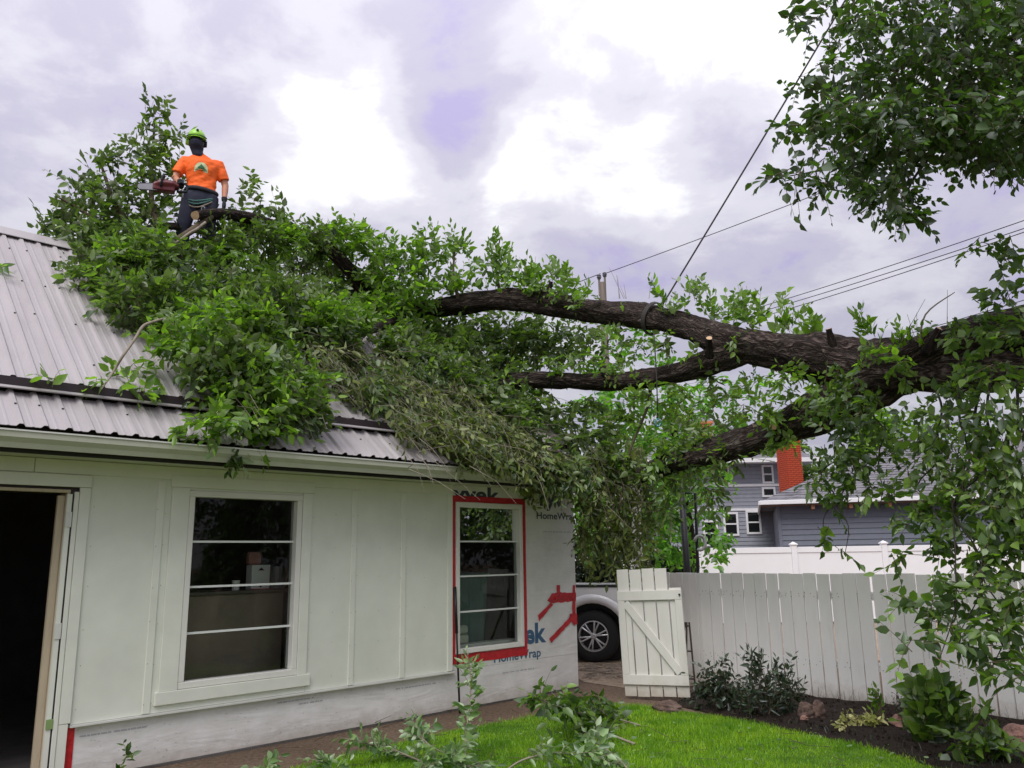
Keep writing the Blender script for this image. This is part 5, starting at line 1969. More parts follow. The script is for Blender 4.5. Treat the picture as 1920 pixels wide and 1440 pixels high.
# between and below the limbs, loose
for (px, py, dp, r_, n) in ((1100, 660, 11.0, .3, 16), (1150, 660, 10.8, .28, 14), (1200, 650, 10.6, .22, 10), (1330, 715, 9.4, .2, 8), (1400, 720, 9.0, .22, 9), (1460, 705, 8.8, .2, 7), (1250, 760, 10.0, .28, 18), (1310, 780, 9.6, .28, 18), (1380, 770, 9.2, .25, 14), (1190, 770, 10.3, .28, 20),
                            (1340, 830, 9.2, .24, 20), (1300, 870, 9.4, .24, 22), (1260, 900, 9.7, .22, 18), (1330, 920, 9.2, .24, 20), (1250, 960, 9.9, .2, 14), (1420, 800, 8.8, .2, 10)):
    clump(SA if rj.random() < .6 else SBr, at(px, py, dp), r_, n, .10, 7, "out", .28, .35, .1)
# clusters growing in front of the limbs
for (px, py, dp, r_, n) in ((1480, 730, 8.0, .16, 10), (1520, 745, 7.7, .14, 9), (1440, 770, 8.2, .16, 10), (1660, 650, 7.3, .13, 8), (1700, 690, 7.1, .14, 9), (1620, 680, 7.35, .09, 4), (1100, 560, 10.4, .16, 8), (1060, 545, 10.6, .16, 9), (1010, 540, 10.9, .14, 8), (1150, 610, 10.2, .12, 5),
                            (1250, 640, 9.6, .14, 7), (1090, 680, 10.5, .2, 12), (1040, 690, 10.7, .2, 12), (1150, 690, 10.3, .18, 10), (1210, 740, 10.0, .2, 12), (1270, 730, 9.7, .16, 8), (1380, 640, 8.8, .08, 3), (1300, 660, 9.3, .08, 3), (1350, 860, 8.9, .2, 14), (1440, 850, 8.4, .14, 8), (1290, 820, 9.4, .2, 14), (1240, 850, 9.7, .2, 14), (1480, 830, 8.2, .12, 6), (1500, 690, 8.1, .1, 5), (1232, 875, 9.7, .14, 9), (1215, 890, 9.8, .14, 9), (1250, 895, 9.7, .12, 7)):
    clump(SBr if rj.random() < .7 else SA, at(px, py, dp), r_, n, .10, 7, "out", .26, .3, .1)
# near foliage: over the fork and hanging in the right of the frame
near = ((1560, 740, 7.4, .18, 16), (1610, 745, 7.3, .18, 16), (1570, 790, 7.2, .2, 18), (1640, 790, 7.0, .2, 16), (1600, 840, 7.1, .2, 18), (1650, 850, 7.0, .18, 12), (1560, 850, 7.3, .18, 12), (1540, 900, 7.3, .16, 10), (1590, 905, 7.2, .18, 12), (1560, 955, 7.3, .12, 7), (1630, 910, 7.0, .16, 9), (1545, 1000, 7.2, .05, 2), (1585, 1035, 7.0, .06, 2), (1665, 930, 6.8, .10, 5), (1570, 700, 7.4, .12, 7),
        (1850, 460, 5.6, .13, 5), (1895, 480, 5.5, .15, 7), (1885, 560, 5.6, .16, 11), (1910, 620, 5.6, .18, 14), (1860, 610, 5.8, .14, 8), (1780, 620, 6.4, .12, 6), (1820, 640, 6.0, .14, 9), (1760, 740, 6.4, .18, 14), (1820, 720, 6.0, .2, 16), (1885, 700, 5.7, .2, 18), (1720, 800, 6.6, .18, 14), (1780, 810, 6.2, .2, 20), (1840, 800, 5.8, .22, 24), (1900, 800, 5.6, .22, 24),
        (1720, 870, 6.4, .18, 16), (1780, 880, 6.0, .2, 20), (1840, 880, 5.7, .22, 24), (1900, 880, 5.5, .22, 24), (1740, 950, 6.1, .18, 18), (1800, 960, 5.8, .2, 22), (1860, 960, 5.5, .2, 22), (1910, 960, 5.4, .2, 22), (1760, 1030, 5.8, .17, 16), (1820, 1040, 5.6, .19, 20), (1880, 1050, 5.4, .19, 20), (1780, 1110, 5.5, .16, 14), (1840, 1120, 5.3, .16, 14), (1900, 1120, 5.2, .16, 14),
        (1740, 1150, 5.5, .13, 9), (1790, 1180, 5.3, .14, 10), (1850, 1190, 5.2, .13, 8), (1905, 1190, 5.1, .13, 8), (1710, 1200, 5.3, .08, 3), (1750, 1230, 5.2, .09, 3), (1860, 1250, 5.1, .1, 4), (1910, 1270, 5.0, .1, 4), (1700, 1130, 5.6, .07, 3), (1690, 980, 6.3, .08, 3), (1690, 1050, 5.9, .07, 3))
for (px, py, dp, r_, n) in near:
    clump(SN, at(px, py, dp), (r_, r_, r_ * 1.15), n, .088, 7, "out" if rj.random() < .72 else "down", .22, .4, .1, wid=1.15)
# hanging stems for the near foliage
stems = []
for (xa, ya, da, xb, yb, db) in ((1800, 700, 6.3, 1760, 1240, 5.3), (1860, 700, 6.0, 1850, 1270, 5.15), (1750, 720, 6.6, 1730, 1000, 6.1), (1905, 690, 5.9, 1910, 1300, 5.05), (1620, 740, 7.5, 1585, 1035, 7.05), (1660, 740, 7.5, 1650, 950, 6.9), (1580, 760, 7.6, 1545, 1010, 7.25), (1840, 720, 6.1, 1790, 1200, 5.35), (1880, 700, 5.9, 1890, 1000, 5.5)):
    A, B = at(xa, ya, da), at(xb, yb, db)
    stems.append([(A, .012)] + [(A.lerp(B, t_) + Vector((rj.uniform(-.11, .11), rj.uniform(-.08, .08), 0)), .011 - .008 * t_) for t_ in (.18, .36, .52, .7, .85)] + [(B, .0025)])
for i, pth in enumerate(stems):
    p_, r_ = smooth_path(pth, 5)
    m = MB()
    m.tube(p_, r_, 6, .05, i)
    m.build("hanging_shoot", MAT["dark_bark"], elm, smooth=True)
# bare pale shoots sticking out of the heap
bare = Leaves()
for (x0, y0, x1, y1, n, up) in ((560, 640, 760, 720, 40, .15), (700, 720, 1060, 880, 85, .12), (320, 480, 640, 640, 26, .35), (380, 640, 640, 780, 24, .2), (1080, 850, 1220, 960, 26, .1)):
    P = np.array([list(on_roof(jit(rj.uniform(x0, x1), 10), rj.uniform(y0, y1), rj.uniform(.2, .4) if up > .2 else rj.uniform(.12, .3))) if x0 < 1080 else list(at(rj.uniform(x0, x1), rj.uniform(y0, y1), 10.25)) for _ in range(n)])
    dn = np.array(GB) * -math.cos(SLOPE) + np.array([0, 0, -math.sin(SLOPE)]) + np.array(GD) * .5
    D = nrm(dn + rng.normal(0, .5, (n, 3))) * rng.uniform(.25, .6, n)[:, None]
    Q = P + D * .5 + rng.normal(0, .03, (n, 3)) + np.array(ROOF_N) * .03
    bare.tp += [P, Q]
    bare.tq += [Q, Q + D * .5 + np.array([0, 0, -.05])]
    bare.tr += [np.full(n, .0045), np.full(n, .003)]
for (x0, y0, x1, y1, dp, n) in ((880, 430, 1010, 540, 11.2, 7), (1160, 500, 1240, 560, 10.3, 6), (1690, 560, 1800, 640, 7.2, 6)):
    P = np.array([list(at(rj.uniform(x0, x1), y1, dp)) for _ in range(n)])
    D = nrm(np.array([0, 0, 1.0]) + rng.normal(0, .3, (n, 3))) * rng.uniform(.2, .5, n)[:, None]
    bare.tp.append(P)
    bare.tq.append(P + D)
    bare.tr.append(np.full(n, .004))
bt_ = place("bare_shoots", bare.twigs("bare_shoots", MAT["pale_twig"]), elm)
bt_["kind"] = "stuff"

finish(SA, "foliage", MAT["leaf"], elm)
finish(SBr, "foliage", MAT["leaf_bright"], elm)
o = finish(SP_, "foliage", MAT["leaf_pale"], elm, twig="pale_twig")
o["label"] = "pale wilted leaves drooping off the roof"
keep = split_big(SN, 300, MAT["leaf_near"], elm)
finish(SN, "foliage", MAT["leaf_near"], elm, keep)

# ------------------------------------------------------------------ standing elm, crown hanging in from the upper right
st = thing("standing_elm_tree", "leafy elm crown hanging into the upper right corner of the sky", "tree", (6.6, 4.6, 0))
TL_ = st.location
tr_path = [(Vector((0, 0, -.05)), .42), (Vector((.05, .05, 1.4)), .33), (Vector((.0, .1, 3.2)), .29), (Vector((-.2, .1, 5.0)), .24), (Vector((-.1, 0, 7.2)), .16), (Vector((.1, 0, 9)), .07)]
bark_tube("trunk", tr_path, st, MAT["bark"], 26, .06, 21, 8)
for pth in ([(Vector((-.15, .1, 4.6)), .15), (at(1950, 120, 6.2) - TL_, .10), (at(1800, 110, 6.0) - TL_, .06), (at(1650, 130, 6.2) - TL_, .03), (at(1520, 180, 6.2) - TL_, .012)],
            [(Vector((-.2, .1, 5.0)), .14), (at(1960, -60, 6.3) - TL_, .08), (at(1760, -40, 6.3) - TL_, .045), (at(1560, 20, 6.3) - TL_, .015)],
            [(Vector((-.1, .1, 4.2)), .12), (at(1930, 240, 6.0) - TL_, .07), (at(1780, 260, 5.8) - TL_, .04), (at(1640, 300, 5.8) - TL_, .02), (at(1480, 330, 5.8) - TL_, .008)],
            [(at(1780, 255, 5.8) - TL_, .03), (at(1710, 340, 5.8) - TL_, .018), (at(1690, 420, 5.8) - TL_, .008)]):
    p_, r_ = smooth_path(pth, 6)
    m = MB()
    m.tube(p_, [q * .5 for q in r_], 9, .06, 3)
    m.build("branch", MAT["dark_bark"], st, smooth=True)
SC = Leaves()
crown = ((1500, 60, 6, .13), (1540, 30, 9, .18), (1510, 165, 9, .15), (1560, 110, 14, .2), (1545, 200, 14, .18), (1490, 250, 8, .13), (1545, 260, 14, .18), (1455, 338, 5, .09), (1500, 320, 9, .13), (1540, 340, 12, .14), (1600, 60, 20, .22), (1610, 150, 24, .24), (1600, 230, 22, .22), (1595, 300, 18, .18), (1640, 350, 14, .15),
         (1670, 40, 22, .24), (1680, 130, 30, .26), (1670, 220, 30, .26), (1660, 300, 22, .2), (1690, 370, 10, .11), (1700, 410, 8, .09), (1740, 60, 26, .26), (1750, 150, 36, .28), (1740, 230, 34, .26), (1725, 300, 14, .15), (1810, 50, 28, .28), (1820, 140, 40, .3), (1810, 220, 36, .28), (1800, 275, 16, .15), (1885, 60, 34, .3), (1890, 150, 40, .3), (1880, 230, 36, .28), (1870, 290, 20, .16), (1910, 310, 8, .1), (1840, 305, 6, .07),
         (1960, 100, 40, .32), (1960, 220, 40, .32), (1600, -30, 14, .22), (1720, -30, 22, .28), (1850, -30, 30, .3), (1950, -20, 34, .3))
for (px, py, n, r_) in crown:
    deep = min(1, (px - 1450) / 400)
    for q in range(2 if deep > .35 else 1):
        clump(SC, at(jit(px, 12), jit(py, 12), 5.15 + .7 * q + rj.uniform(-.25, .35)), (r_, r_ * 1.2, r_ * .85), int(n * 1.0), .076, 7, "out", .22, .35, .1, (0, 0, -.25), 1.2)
# unseen rest of the crown, clumps added to keep bright sky out of the window panes
for i in range(120):
    a_ = rj.uniform(0, 6.28)
    rr_ = rj.uniform(.8, 4.6)
    c = Vector((7.6 + rr_ * math.cos(a_), 5.6 + 1.2 * rr_ * math.sin(a_), rj.uniform(1.7, 5.4)))
    if c.x < .64 * c.y + 1.9:
        continue
    clump(SC, c, .7, 26, .13, 7, "out", .4, .3, .1, wid=1.2)
for i in range(60):  # extra unseen clumps, added where the right window would mirror sky
    clump(SC, Vector((rj.uniform(7.9, 10.5), rj.uniform(8.4, 10.8), rj.uniform(1.7, 4.6))), .6, 34, .13, 7, "out", .4, .3, .1, wid=1.2)
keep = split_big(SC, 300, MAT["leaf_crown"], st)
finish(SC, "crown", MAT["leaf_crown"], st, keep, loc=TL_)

# ------------------------------------------------------------------ bright maple behind the alley, seen under the limbs
mp_ = thing("maple_tree", "bright green leafy tree behind the gap under the fallen limbs", "tree", (3.1, 15.2, 0))
ML = mp_.location
bark_tube("trunk", [(Vector((0, 0, 0)), .16), (Vector((.1, 0, 1.5)), .13), (Vector((0, .1, 3.0)), .09), (Vector((-.1, .1, 4.6)), .04)], mp_, MAT["bark"], 14, .06, 31, 6)
SM = Leaves()
for (px, py, dp, r_, n) in ((1130, 690, 15, .35, 14), (1180, 680, 15, .35, 14), (1240, 690, 15, .35, 16), (1120, 760, 15, .4, 22), (1180, 750, 15, .4, 26), (1250, 750, 15, .45, 36), (1320, 740, 15, .4, 24), (1390, 740, 15, .35, 14), (1440, 720, 15, .28, 8), (1150, 630, 15, .3, 9), (1200, 620, 15, .3, 9),
                            (1170, 820, 15, .45, 36), (1240, 820, 15, .5, 46), (1310, 810, 15, .45, 40), (1370, 800, 15, .35, 16), (1250, 890, 15, .45, 44), (1310, 890, 15, .45, 40), (1350, 870, 15, .3, 14), (1260, 960, 14.6, .4, 40), (1320, 960, 15, .35, 18), (1220, 960, 14.6, .4, 40), (1240, 1020, 14.4, .35, 34), (1330, 1020, 14.8, .25, 10), (1100, 960, 14.8, .4, 40), (1110, 1010, 14.6, .3, 24), (1280, 1040, 14.4, .3, 20), (1370, 1010, 14.6, .22, 7), (1350, 1045, 14.2, .2, 7), (1180, 880, 15, .45, 40), (1130, 880, 15, .45, 40)):
    clump(SM, at(px, py, dp), r_, n, .135, 8, "out", .36, .15, .1, wid=1.25)
finish(SM, "crown", MAT["leaf_back"], mp_, loc=ML)

# dark hedge behind the truck
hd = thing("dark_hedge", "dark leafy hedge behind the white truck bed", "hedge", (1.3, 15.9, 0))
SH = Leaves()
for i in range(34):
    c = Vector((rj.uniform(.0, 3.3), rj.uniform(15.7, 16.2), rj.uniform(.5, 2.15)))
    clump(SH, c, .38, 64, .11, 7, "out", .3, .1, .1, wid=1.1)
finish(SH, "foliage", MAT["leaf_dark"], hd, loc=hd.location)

# tall trees beyond the houses
def far_tree(name, label, x, y, h, r_, n, mat, seed):
    t = thing(name, label, "tree", (x, y, 0), 0, "trees beyond the houses")
    rr = random.Random(seed)
    bark_tube("trunk", [(Vector((0, 0, 0)), .25), (Vector((.1, 0, h * .35)), .2), (Vector((0, .1, h * .8)), .07)], t, MAT["bark"], 10, .05, seed, 4)
    S = Leaves()
    for i in range(n):
        a_, q = rr.uniform(0, 6.28), rr.uniform(.1, 1) ** .6
        zc = rr.uniform(.28, 1.0)
        w_ = math.sin(math.pi * min(1, max(.05, (zc - .2) / .85))) ** .6
        clump(S, Vector((x + r_ * q * w_ * math.cos(a_), y + r_ * q * w_ * math.sin(a_), h * zc)), .8, 40, .26, 7, "out", .55, .1, .1, wid=1.2)
    finish(S, "crown", mat, t, loc=t.location)


far_tree("garden_tree", "dark green tree just right of the brick chimney", 11.0, 34, 6.3, 2.2, 26, MAT["leaf"], 61)
far_tree("garden_tree", "green tree far behind between house and chimney", 7.4, 42, 8.0, 3.2, 30, MAT["leaf"], 62)
far_tree("garden_tree", "broad tree at right behind the hanging leaves", 17.5, 38, 7.6, 3.2, 30, MAT["leaf_bright"], 63)

# ------------------------------------------------------------------ the climber on the ridge
MAT["orange"] = surf("hi_vis_orange", (0.95, 0.145, 0.012), .75, .06, 6, .25, 14)
MAT["navy"] = surf("navy_work_trousers", (0.022, 0.026, 0.048), .85, .25, 6, .4, 16)
MAT["skin"] = surf("skin", (0.50, 0.22, 0.13), .55, .08, 10)
MAT["buff"] = surf("dark_face_mask", (0.018, 0.022, 0.045), .85, .2, 10, .3, 20)
MAT["helmet"] = surf("lime_helmet", (0.30, 0.62, 0.06), .3, .04, 4)
MAT["glove"] = surf("dark_glove", (0.012, 0.016, 0.022), .8, .2, 20, .3, 30)
MAT["saw_red"] = surf("saw_body_red", (0.10, 0.009, 0.013), .4, .2, 8)
MAT["steel"] = surf("saw_bar_steel", (0.26, 0.26, 0.28), .45, .08, 6, metal=.5)
MAT["harness"] = surf("harness_webbing", (0.02, 0.022, 0.028), .8, .2)
MAT["green_rope"] = surf("green_rope", (0.05, 0.16, 0.13), .7, .3, 60)
MAT["badge_pale"] = surf("badge_pale", (0.55, 0.62, 0.35), .7, .05)
MAT["badge_green"] = surf("badge_green", (0.03, 0.13, 0.05), .7, .1)
MAT["boot"] = surf("dark_boot", (0.02, 0.016, 0.013), .7, .2)

PB = gl(-4.20, 2.44, 5.235)
man = thing("person", "person in orange shirt and lime helmet standing on the ridge with a chainsaw", "person", PB, R(20))
man.scale = (1.02, 1.02, 1.02)


def melt(m, name, mat, parent, voxel=.013, it=6):
    """fuse the overlapping pieces of a builder into one continuous skin"""
    me = bpy.data.meshes.new(name)
    me.from_pydata(m.v, [], m.f)
    bm = bmesh.new()
    bm.from_mesh(me)
    bmesh.ops.recalc_face_normals(bm, faces=bm.faces)
    bm.to_mesh(me)
    bm.free()
    ob = bpy.data.objects.new(name, me)
    COL.objects.link(ob)
    rm_ = ob.modifiers.new("r", "REMESH")
    rm_.mode = "VOXEL"
    rm_.voxel_size = voxel
    sm_ = ob.modifiers.new("s", "SMOOTH")
    sm_.iterations = it
    sm_.factor = .5
    dg = bpy.context.evaluated_depsgraph_get()
    out = bpy.data.meshes.new_from_object(ob.evaluated_get(dg))
    out.name = name
    bpy.data.objects.remove(ob)
    out.materials.clear()
    out.materials.append(mat)
    out.polygons.foreach_set("use_smooth", [True] * len(out.polygons))
    return place(name, out, parent)


def ell_loft(m, secs, n=18):
    """secs: (cx, cy, z, rx, ry)"""
    vs_, fs_ = [], []
    for (cx, cy, z, rx, ry) in secs:
        for k_ in range(n):
            a_ = 2 * math.pi * k_ / n
            vs_.append((cx + rx * math.cos(a_), cy + ry * math.sin(a_), z))
    q = len(secs)
    for i in range(q - 1):
        for k_ in range(n):
            k2 = (k_ + 1) % n
            fs_.append((i * n + k_, i * n + k2, (i + 1) * n + k2, (i + 1) * n + k_))
    fs_.append(tuple(range(n - 1, -1, -1)))
    fs_.append(tuple((q - 1) * n + k_ for k_ in range(n)))
    m.add(vs_, fs_)


SHL, SHR = Vector((-.205, .01, 1.37)), Vector((.195, .01, 1.375))       # image left / right shoulders
ELL, ELR = Vector((-.30, -.05, 1.09)), Vector((.285, .02, 1.10))
WRL, WRR = Vector((-.215, -.25, .91)), Vector((.285, -.05, .86))
torso = [(.01, .0, .93, .165, .115), (.01, .0, 1.02, .155, .105), (.0, .0, 1.12, .165, .11), (-.005, 0, 1.24, .19, .118), (-.01, 0, 1.33, .205, .112), (-.02, .005, 1.39, .165, .09), (-.03, .005, 1.43, .085, .07), (-.045, -.005, 1.47, .058, .06)]
HC = Vector((-.085, -.03, 1.57))
b = MB()
ell_loft(b, torso + [(-.06, -.01, 1.51, .054, .06)])
ell_loft(b, [(HC.x + .02, HC.y + .015, 1.47, .035, .045), (HC.x + .015, HC.y, 1.50, .06, .075), (HC.x, HC.y, 1.55, .074, .092), (HC.x, HC.y, 1.61, .078, .10), (HC.x, HC.y, 1.67, .068, .088), (HC.x, HC.y, 1.705, .035, .05)])
b.tube([HC + Vector((-.01, -.09, .0)), HC + Vector((-.012, -.115, -.03)), HC + Vector((-.01, -.09, -.045))], [.010, .017, .012], 6)          # nose
for s_ in (-1, 1):
    b.tube([HC + Vector((s_ * .074, .01, -.03)), HC + Vector((s_ * .086, .02, .0)), HC + Vector((s_ * .076, .015, .03))], .012, 6)             # ears
b.tube([SHL, SHL.lerp(ELL, .5), ELL, ELL.lerp(WRL, .3), WRL], [.062, .052, .043, .042, .028], 12)
b.tube([SHR, SHR.lerp(ELR, .5), ELR, ELR.lerp(WRR, .3), WRR], [.062, .052, .043, .042, .028], 12)
HPL, HPR = Vector((-.095, 0, .90)), Vector((.105, 0, .90))
KNL, KNR = Vector((-.16, -.09, .47)), Vector((.12, -.05, .48))
ANL, ANR = Vector((-.175, -.02, .08)), Vector((.17, .03, .09))
b.tube([HPL, HPL.lerp(KNL, .5), KNL, KNL.lerp(ANL, .35), ANL], [.095, .078, .058, .056, .04], 12)
b.tube([HPR, HPR.lerp(KNR, .5), KNR, KNR.lerp(ANR, .35), ANR], [.095, .078, .058, .056, .04], 12)
body_ = melt(b, "body", MAT["skin"], man, .012, 5)

# shirt
b = MB()
ell_loft(b, [(.01, 0, .96, .178, .128), (.01, 0, 1.03, .17, .12), (0, 0, 1.12, .18, .124), (-.005, -.004, 1.24, .207, .133), (-.01, 0, 1.33, .222, .127), (-.02, .005, 1.385, .185, .105), (-.03, .005, 1.435, .10, .085), (-.042, 0, 1.458, .075, .074)])
b.tube([SHL + Vector((.07, 0, -.012)), SHL + Vector((0, 0, -.012)), SHL.lerp(ELL, .45), SHL.lerp(ELL, .80)], [.062, .066, .068, .069], 14)
b.tube([SHR + Vector((-.07, 0, -.012)), SHR + Vector((0, 0, -.012)), SHR.lerp(ELR, .45), SHR.lerp(ELR, .80)], [.062, .066, .068, .069], 14)
shirt = melt(b, "shirt", MAT["orange"], man, .010, 4)
from mathutils import noise as mnoise
for v in shirt.data.vertices:                    # cloth folds
    c = v.co
    f_ = mnoise.noise(Vector((c.x * 9 + c.z * 5, c.y * 6, c.z * 16 - c.x * 8))) * .009 + mnoise.noise(Vector((c.x * 22, c.y * 14, c.z * 30))) * .004
    v.co = c + v.normal * f_ * (1.4 if c.z < 1.15 else .8)
# trousers
b = MB()
ell_loft(b, [(.005, 0, .76, .16, .12), (.005, 0, .86, .185, .135), (.008, 0, .93, .182, .13), (.01, 0, 1.0, .172, .122)])
b.tube([HPL + Vector((0, 0, .0)), HPL.lerp(KNL, .5), KNL, KNL.lerp(ANL, .4), ANL], [.118, .10, .085, .082, .075], 14)
b.tube([HPR + Vector((0, 0, .0)), HPR.lerp(KNR, .5), KNR, KNR.lerp(ANR, .4), ANR], [.118, .10, .085, .082, .075], 14)
trousers = melt(b, "trousers", MAT["navy"], man, .013, 4)
for an in (ANL, ANR):
    b = MB()
    b.tube([an + Vector((0, .01, .09)), an + Vector((0, .0, -.0)), an + Vector((0, -.02, -.04))], [.062, .06, .055], 10)
    b.tube([an + Vector((0, .06, -.04)), an + Vector((0, -.05, -.04)), an + Vector((0, -.17, -.052)), an + Vector((0, -.2, -.058))], [.045, .052, .044, .028], 10)
    melt(b, "boot", MAT["boot"], man, .012, 3)
# neck gaiter / mask over the lower face and collar
b = MB()
ell_loft(b, [(-.045, -.035, 1.40, .06, .075), (-.055, -.03, 1.44, .068, .08), (-.07, -.025, 1.48, .068, .085), (HC.x + .008, HC.y - .006, 1.53, .084, .118), (HC.x, HC.y - .01, 1.575, .088, .128), (HC.x, HC.y - .008, 1.605, .086, .122)])
melt(b, "face_mask", MAT["buff"], man, .011, 4)
b = MB()
ell_loft(b, [(HC.x, HC.y - .022, 1.605, .078, .092), (HC.x, HC.y - .022, 1.635, .078, .092)], 16)
b.build("safety_glasses", MAT["dark_glass"], man, smooth=True)
# helmet: shell, brim, vent, ear defenders
hz = Vector((HC.x, HC.y, 1.645))
b = MB()
secs = [(hz.x, hz.y, 1.635, .112, .135), (hz.x, hz.y, 1.68, .110, .132), (hz.x, hz.y + .005, 1.725, .092, .112), (hz.x, hz.y + .005, 1.755, .06, .075), (hz.x, hz.y + .005, 1.767, .02, .025)]
ell_loft(b, secs, 24)
hel = b.build("helmet", MAT["helmet"], man, smooth=True)
b = MB()
b.add([(hz.x + .115 * math.sin(a_) * s_, hz.y - .132 * math.cos(a_) * s_ - (.0 if s_ < 1.2 else .01), 1.638 - .02 * (s_ > 1.1)) for a_ in [R(-80 + 16 * i) for i in range(11)] for s_ in (.95, 1.16)], [(2 * i, 2 * i + 2, 2 * i + 3, 2 * i + 1) for i in range(10)])
b.build("brim", MAT["helmet"], hel)
for s_ in (-1, 1):
    b = MB()
    b.tube([(hz.x + s_ * .088, hz.y + .01, 1.60), (hz.x + s_ * .125, hz.y + .01, 1.60)], [.045, .036], 14)
    b.build("ear_defender", MAT["helmet"] if s_ < 0 else MAT["glove"], hel)
b = MB()
b.tube([(hz.x + .01, hz.y - .118, 1.71), (hz.x + .01, hz.y - .132, 1.71)], .016, 10)
b.build("helmet_badge", MAT["glove"], hel)
b = MB()
b.tube([(hz.x - .118 * math.cos(a_), hz.y - .13 * math.sin(a_), 1.672 - .03 * math.sin(a_)) for a_ in [R(0 + 15 * i) for i in range(13)]], .006, 5)
b.build("helmet_stripe", MAT["glove"], hel)

# chest emblem: pale arch with a dark fir tree, laid on the shirt
bvh = BVHTree.FromPolygons([v.co.copy() for v in shirt.data.vertices], [tuple(p.vertices) for p in shirt.data.polygons])


def onto_shirt(x, z, lift):
    h = bvh.ray_cast(Vector((x, -1, z)), Vector((0, 1, 0)))
    return Vector((x, (h[0].y if h[0] else -.13) - lift, z))


def patch(outline, lift, name, mat, parent, div=6):
    cx = sum(p[0] for p in outline) / len(outline)
    cz = sum(p[1] for p in outline) / len(outline)
    m_ = MB()
    vs_, n = [], len(outline)
    for r_i in range(div + 1):
        for (x, z) in outline:
            t = r_i / div
            vs_.append(onto_shirt(cx + (x - cx) * t, cz + (z - cz) * t, lift))
    m_.add(vs_, [(i * n + k_, i * n + (k_ + 1) % n, (i + 1) * n + (k_ + 1) % n, (i + 1) * n + k_) for i in range(div) for k_ in range(n)])
    return m_.build(name, mat, parent)


ex, ez = -.005, 1.17
arch = [(ex - .078, ez)] + [(ex + .078 * -math.cos(R(180 * i / 14)), ez + .035 + .095 * math.sin(R(180 * i / 14))) for i in range(15)] + [(ex + .078, ez)]
em = patch(arch, .004, "emblem", MAT["badge_pale"], shirt)
patch([(ex - .06, ez + .035), (ex - .03, ez + .062), (ex - .042, ez + .062), (ex - .012, ez + .088), (ex, ez + .108), (ex + .012, ez + .088), (ex + .042, ez + .062), (ex + .03, ez + .062), (ex + .06, ez + .035)], .007, "emblem_tree", MAT["badge_green"], shirt, 4)
patch([(ex - .07, ez + .022), (ex - .07, ez + .03), (ex + .07, ez + .03), (ex + .07, ez + .022)], .007, "emblem_line", MAT["badge_green"], shirt, 3)


# gloves: palm, four fingers, thumb
def hand(wr, d, side, up, curl, name="glove"):
    d = d.normalized()
    side = (side - d * side.dot(d)).normalized()
    n_ = d.cross(side).normalized() * up
    b = MB()
    b.tube([wr - d * .05, wr], [.040, .034], 10)
    b.tube([wr, wr + d * .045, wr + d * .085], [.032, .042, .040], 10, flat=.62)
    for k_, (o_, l_) in enumerate(((-.030, .068), (-.010, .078), (.011, .074), (.031, .058))):
        a_ = wr + d * .085 + side * o_
        q1 = a_ + (d * math.cos(curl * .6) + n_ * math.sin(curl * .6)) * l_ * .45
        q2 = q1 + (d * math.cos(curl * 1.5) + n_ * math.sin(curl * 1.5)) * l_ * .35
        q3 = q2 + (d * math.cos(curl * 2.3) + n_ * math.sin(curl * 2.3)) * l_ * .28
        b.tube([a_ - d * .02, a_, q1, q2, q3], [.0115, .0115, .0105, .0095, .008], 8)
    t0 = wr + d * .03 - side * .034
    b.tube([t0, t0 - side * .028 + d * .03 + n_ * .012, t0 - side * .030 + d * .058 + n_ * .03], [.014, .012, .009], 8)
    return melt(b, name, MAT["glove"], man, .006, 3)


hand(WRR, Vector((.0, -.05, -1)), Vector((0, -1, 0)), 1, .55)
hand(WRL, Vector((.0, -.9, -.25)), Vector((1, 0, .0)), 1, 1.15)

# harness: belt, leg loops, slung rope, carabiner
b = MB()
b.tube([(.008 + .186 * math.cos(a_), .136 * math.sin(a_), .955 + .012 * math.sin(a_ * 2)) for a_ in [R(20 * i) for i in range(19)]], .022, 8, flat=1.3)
har = b.build("harness", MAT["harness"], man, smooth=True)
for hp in (HPL, HPR):
    b = MB()
    c_ = hp + Vector((0, 0, -.16))
    b.tube([c_ + Vector((.115 * math.cos(a_), .115 * math.sin(a_), .05 * math.cos(a_) * (1 if hp.x < 0 else -1))) for a_ in [R(24 * i) for i in range(16)]], .013, 6)
    b.build("leg_loop", MAT["harness"], har, smooth=True)
for k_, (z_, sag, mat_) in enumerate(((.86, .14, "green_rope"), (.84, .165, "pale_twig"), (.86, .10, "green_rope"))):
    b = MB()
    b.tube([Vector((-.19 + .38 * t, -.06 - .12 * math.sin(math.pi * t), z_ - sag * math.sin(math.pi * (t ** .8)) + .02 * t)) for t in [i / 16 for i in range(17)]], .009, 6)
    b.build("slung_rope", MAT[mat_], har, smooth=True)
b = MB()
b.tube([(.05 + .02 * math.cos(a_), -.175, .67 + .035 * math.sin(a_)) for a_ in [R(30 * i) for i in range(13)]], .006, 6)
b.build("carabiner", MAT["steel"], har, smooth=True)
b = MB()
b.tube([(-.185, -.05, .93), (-.19, -.07, .86), (-.185, -.075, .82)], [.012, .02, .012], 7)
b.build("tool_pouch", MAT["steel"], har)

